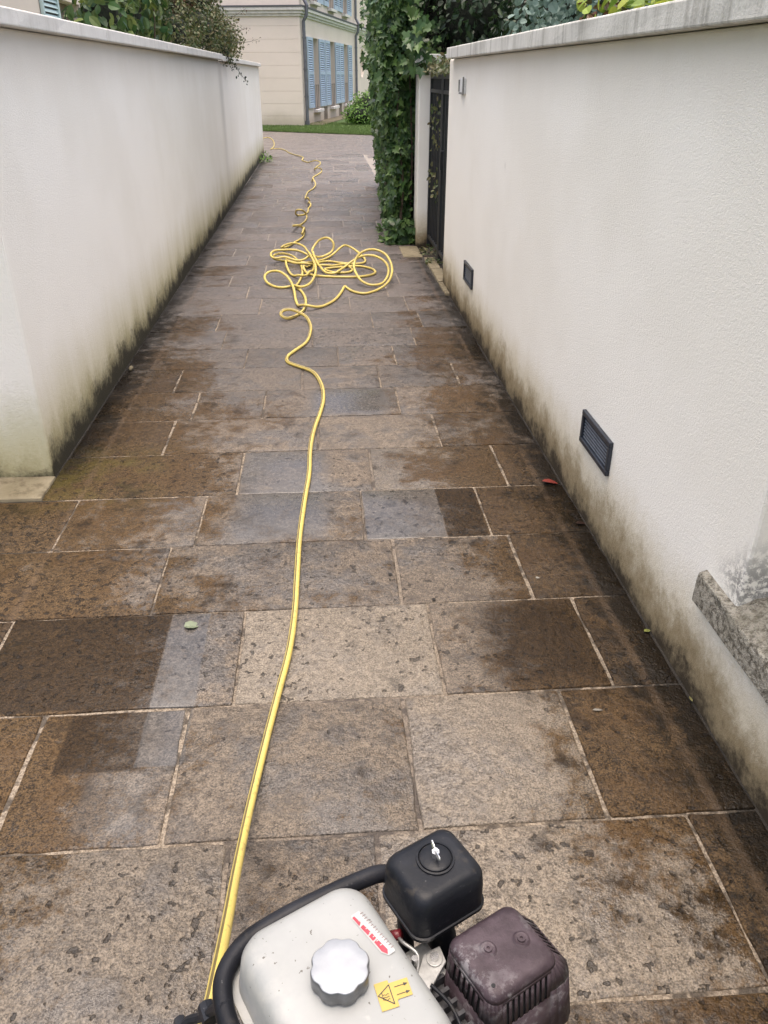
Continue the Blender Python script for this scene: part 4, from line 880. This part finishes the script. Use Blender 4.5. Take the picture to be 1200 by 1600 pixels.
tag(rl, 'small dark red leaved twig between the grey green and lime shrubs', 'shrub', 'shrubs over the right wall')
# left wall shrubs
ca = empty('broad_leaved_shrub'); B = [((-1.74, 7.9, 2.0), (.26, .5, .36), .6), ((-1.74, 8.7, 2.15), (.28, .6, .46), .6), ((-1.72, 9.5, 2.25), (.28, .6, .5), .6)]
foliage(ca, 'crown', 1700, multi(B), (.07, .125), OVAL, M['camel'], .7, .5, 45); corem(ca, B, .6); stems(ca, [([(-1.8, 8.6, 0), (-1.8, 8.6, 1.0), (-1.75, 8.7, 2.1)], .035), ([(-1.75, 8.3, 1.2), (-1.7, 8.2, 1.9), (-1.6, 8.1, 2.5)], .01), ([(-1.7, 9.0, 1.2), (-1.55, 9.1, 1.9), (-1.50, 9.1, 2.6)], .012)], name='trunk')
tag(ca, 'shrub with large green leaves behind the left wall, nearest of that row', 'shrub', 'shrubs over the left wall')
br = empty('bronze_shrub'); B = [((-1.8, 11.0, 2.5), (.40, .8, .5), .5), ((-1.7, 12.2, 2.75), (.42, .9, .45), .5)]
foliage(br, 'crown', 2600, multi(B), (.045, .08), OVAL, M['redleaf'], .8, .4); corem(br, B, .7); stems(br, [([(-1.8, 11.4, 0), (-1.8, 11.4, 1.2), (-1.8, 11.5, 2.4)], .03)], name='trunk')
tag(br, 'reddish bronze leaved shrub behind the left wall, middle of that row', 'shrub', 'shrubs over the left wall')
co = empty('small_leaved_shrub'); B = [((-1.62, 10.6, 2.05), (.38, .9, .30), .5), ((-1.48, 11.8, 2.12), (.36, .85, .36), .5), ((-1.42, 12.8, 2.06), (.34, .8, .30), .5), ((-1.26, 12.6, 1.86), (.16, .35, .16), .6), ((-1.6, 12.9, 2.45), (.38, .9, .4), .5), ((-1.38, 14.0, 2.08), (.30, .8, .34), .5)]
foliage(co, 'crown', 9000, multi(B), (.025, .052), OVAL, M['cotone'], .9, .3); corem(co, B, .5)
def spray(P, n, sz):
    c = catmull(P, 8)
    def f():
        k = random.randrange(len(c)); return Vector(c[k])+rv(.03*(1-.5*k/len(c))), rv()
    return f
SP = [[(-1.3, 13.0, 2.1), (-1.1, 13.4, 2.15), (-.98, 13.7, 2.2)], [(-1.3, 13.2, 2.0), (-1.0, 13.6, 2.02), (-.86, 13.9, 2.06)], [(-1.3, 12.9, 2.2), (-1.12, 13.2, 2.32), (-.97, 13.4, 2.42)], [(-1.25, 12.7, 1.85), (-1.13, 12.7, 1.72), (-1.05, 12.8, 1.60), (-1.0, 12.9, 1.52)], [(-1.25, 12.4, 1.9), (-1.15, 12.35, 1.78), (-1.12, 12.4, 1.68)]]
for k, P in enumerate(SP): foliage(co, 'spray_leaves', 26 if k < 3 else 34, spray(P, 20, 1), (.02, .045), SLIM if k < 3 else OVAL, M['redleaf'] if k < 3 else M['ivytop'], .9, .2)
stems(co, [(P, .005) for P in SP]+[([(-1.75, 11.8, 0), (-1.72, 11.8, 1.2), (-1.6, 11.8, 2.1)], .03)])
tag(co, 'small leaved green shrub spilling over the left wall coping, farthest of that row', 'shrub', 'shrubs over the left wall')
# bushes by the house
def bush(name, bs, n, label, sz=(.05, .10)):
    e = empty(name); foliage(e, 'crown', n, multi(bs), sz, OVAL, M['bushl'], .8, .2); corem(e, bs, .75); c = bs[0][0]; stems(e, [([(c[0], c[1], 0), (c[0]+.02, c[1], c[2]*.5), (c[0], c[1], c[2])], .03)]); tag(e, label, 'bush', 'bushes by the house')
bush('flowering_bush', [((1.95, 32.9, .5), (.90, .8, .62), .5), ((1.45, 32.2, .32), (.58, .5, .38), .5)], 3600, 'rounded bright green bush on the lawn in front of the cream house')
bush('flowering_bush', [((2.7, 35.0, .62), (1.0, 1.6, .66), .5), ((3.3, 33.6, .6), (.9, 1.0, .6), .5)], 2600, 'taller green bush close against the cream house behind the rounded one')
# weeds
def weed(loc_, n, r, h, label, mat='bushl', sz=(.03, .06)):
    e = empty('weed', loc_); mb = MB()
    for i in range(n):
        a = random.uniform(0, 6.28); q = random.random()**.5*r; p = Vector((q*math.cos(a), q*math.sin(a)*1.4, random.random()*h*(1-.6*q/r)))
        add_leaf(mb, p, rv(.6)+Vector((0, 0, 1)), Vector((math.cos(a), math.sin(a), .5)), random.uniform(*sz), OVAL)
    mb.build('leaves', M[mat], e); tag(e, label, 'weed', 'weeds along the path')
weed((-1.14, 18.3, 0), 110, .12, .26, 'tuft of green weed at the far end of the left wall')
weed((1.08, 8.35, 0), 90, .09, .10, 'low dark weeds between the iron gate and the white pillar', 'cotone', (.02, .045)); weed((1.07, 7.85, 0), 70, .08, .07, 'sprinkle of low weeds at the foot of the iron gate bars', 'cotone', (.02, .04))
weed((.70, 9.65, 0), 40, .06, .12, 'small weed at the ivy foot on its path side, farther one', 'ivy', (.04, .07)); weed((.70, 9.05, 0), 40, .06, .08, 'small weed at the ivy foot on its path side, nearer one', 'ivy', (.04, .07))
# hedge tree beyond the far right wall
tr = empty('garden_tree'); B = [((5.5, 24, 3.2), (2.4, 2.2, 1.8), .5), ((6.8, 22, 3.6), (2, 2, 1.6), .5)]
foliage(tr, 'crown', 5000, multi(B), (.10, .2), OVAL, M['ivytop'], .8, .4); corem(tr, B, .75); stems(tr, [([(6, 23, 0), (6, 23, 1.6), (6.1, 23, 3.2)], .16)], name='trunk')
tag(tr, 'round garden tree standing behind the ivy wall on the far right', 'tree')

# ================================================================ SMALL THINGS ON THE PATH
def fallen(loc_, size, a, col, label, shape=OVAL, z=.003):
    q = MB(); add_leaf(q, Vector((0, 0, 0)), Vector((.05, .05, 1)), Vector((math.cos(a), math.sin(a), .0)), size, shape)
    o = q.build('fallen_leaf', mat_plain('fallen_leaf', tuple(c*.42 for c in col), .5), loc=(loc_[0], loc_[1], z+.12*size)); tag(o, label, 'leaf', 'fallen leaves')
fallen((.935, 3.135), .075, -.1, (.42, .06, .04), 'red fallen leaf near the foot of the right wall', SLIM if False else OVAL)
fallen((-.50, 2.17), .05, .3, (.34, .40, .25), 'pale green fallen leaf on the slabs left of the hose', ROUND)
fallen((1.0, 2.035), .03, .5, (.42, .46, .12), 'tiny yellow green leaf against the right wall foot')
fallen((.98, 2.755), .045, .1, (.05, .02, .012), 'dark dead leaf by the right wall below the red leaf')
fallen((.725, 2.375), .016, .4, (.6, .58, .5), 'tiny pale petal on the brown slab near the right wall', ROUND)
fallen((.72, 1.687), .035, .1, (.45, .42, .36), 'thin pale dry leaf on the right hand slabs', SLIM)
fallen((.335, 2.262), .022, 1.1, (.03, .022, .015), 'small dark leaf scrap in the joint near the middle', OVAL)
fallen((.21, 2.434), .022, 2.4, (.03, .022, .015), 'small dark leaf scrap right of the hose mid slab', OVAL)
fallen((1.02, 1.70), .03, 1.4, (.36, .33, .12), 'curled yellowish leaf touching the right wall, nearest one', SLIM)
q = MB(); q.loft([[(.012*math.cos(6.28*i/7)*k*random.uniform(.8, 1.2), .03*math.sin(6.28*i/7)*k*random.uniform(.8, 1.2), z) for i in range(7)] for k, z in ((.8, 0), (1.1, .012), (.6, .024))])
tag(q.build('pebble', M['kerb'], loc=(-1.21, 4.86, .0), smooth=True), 'small white stone lying against the left wall foot', 'stone')
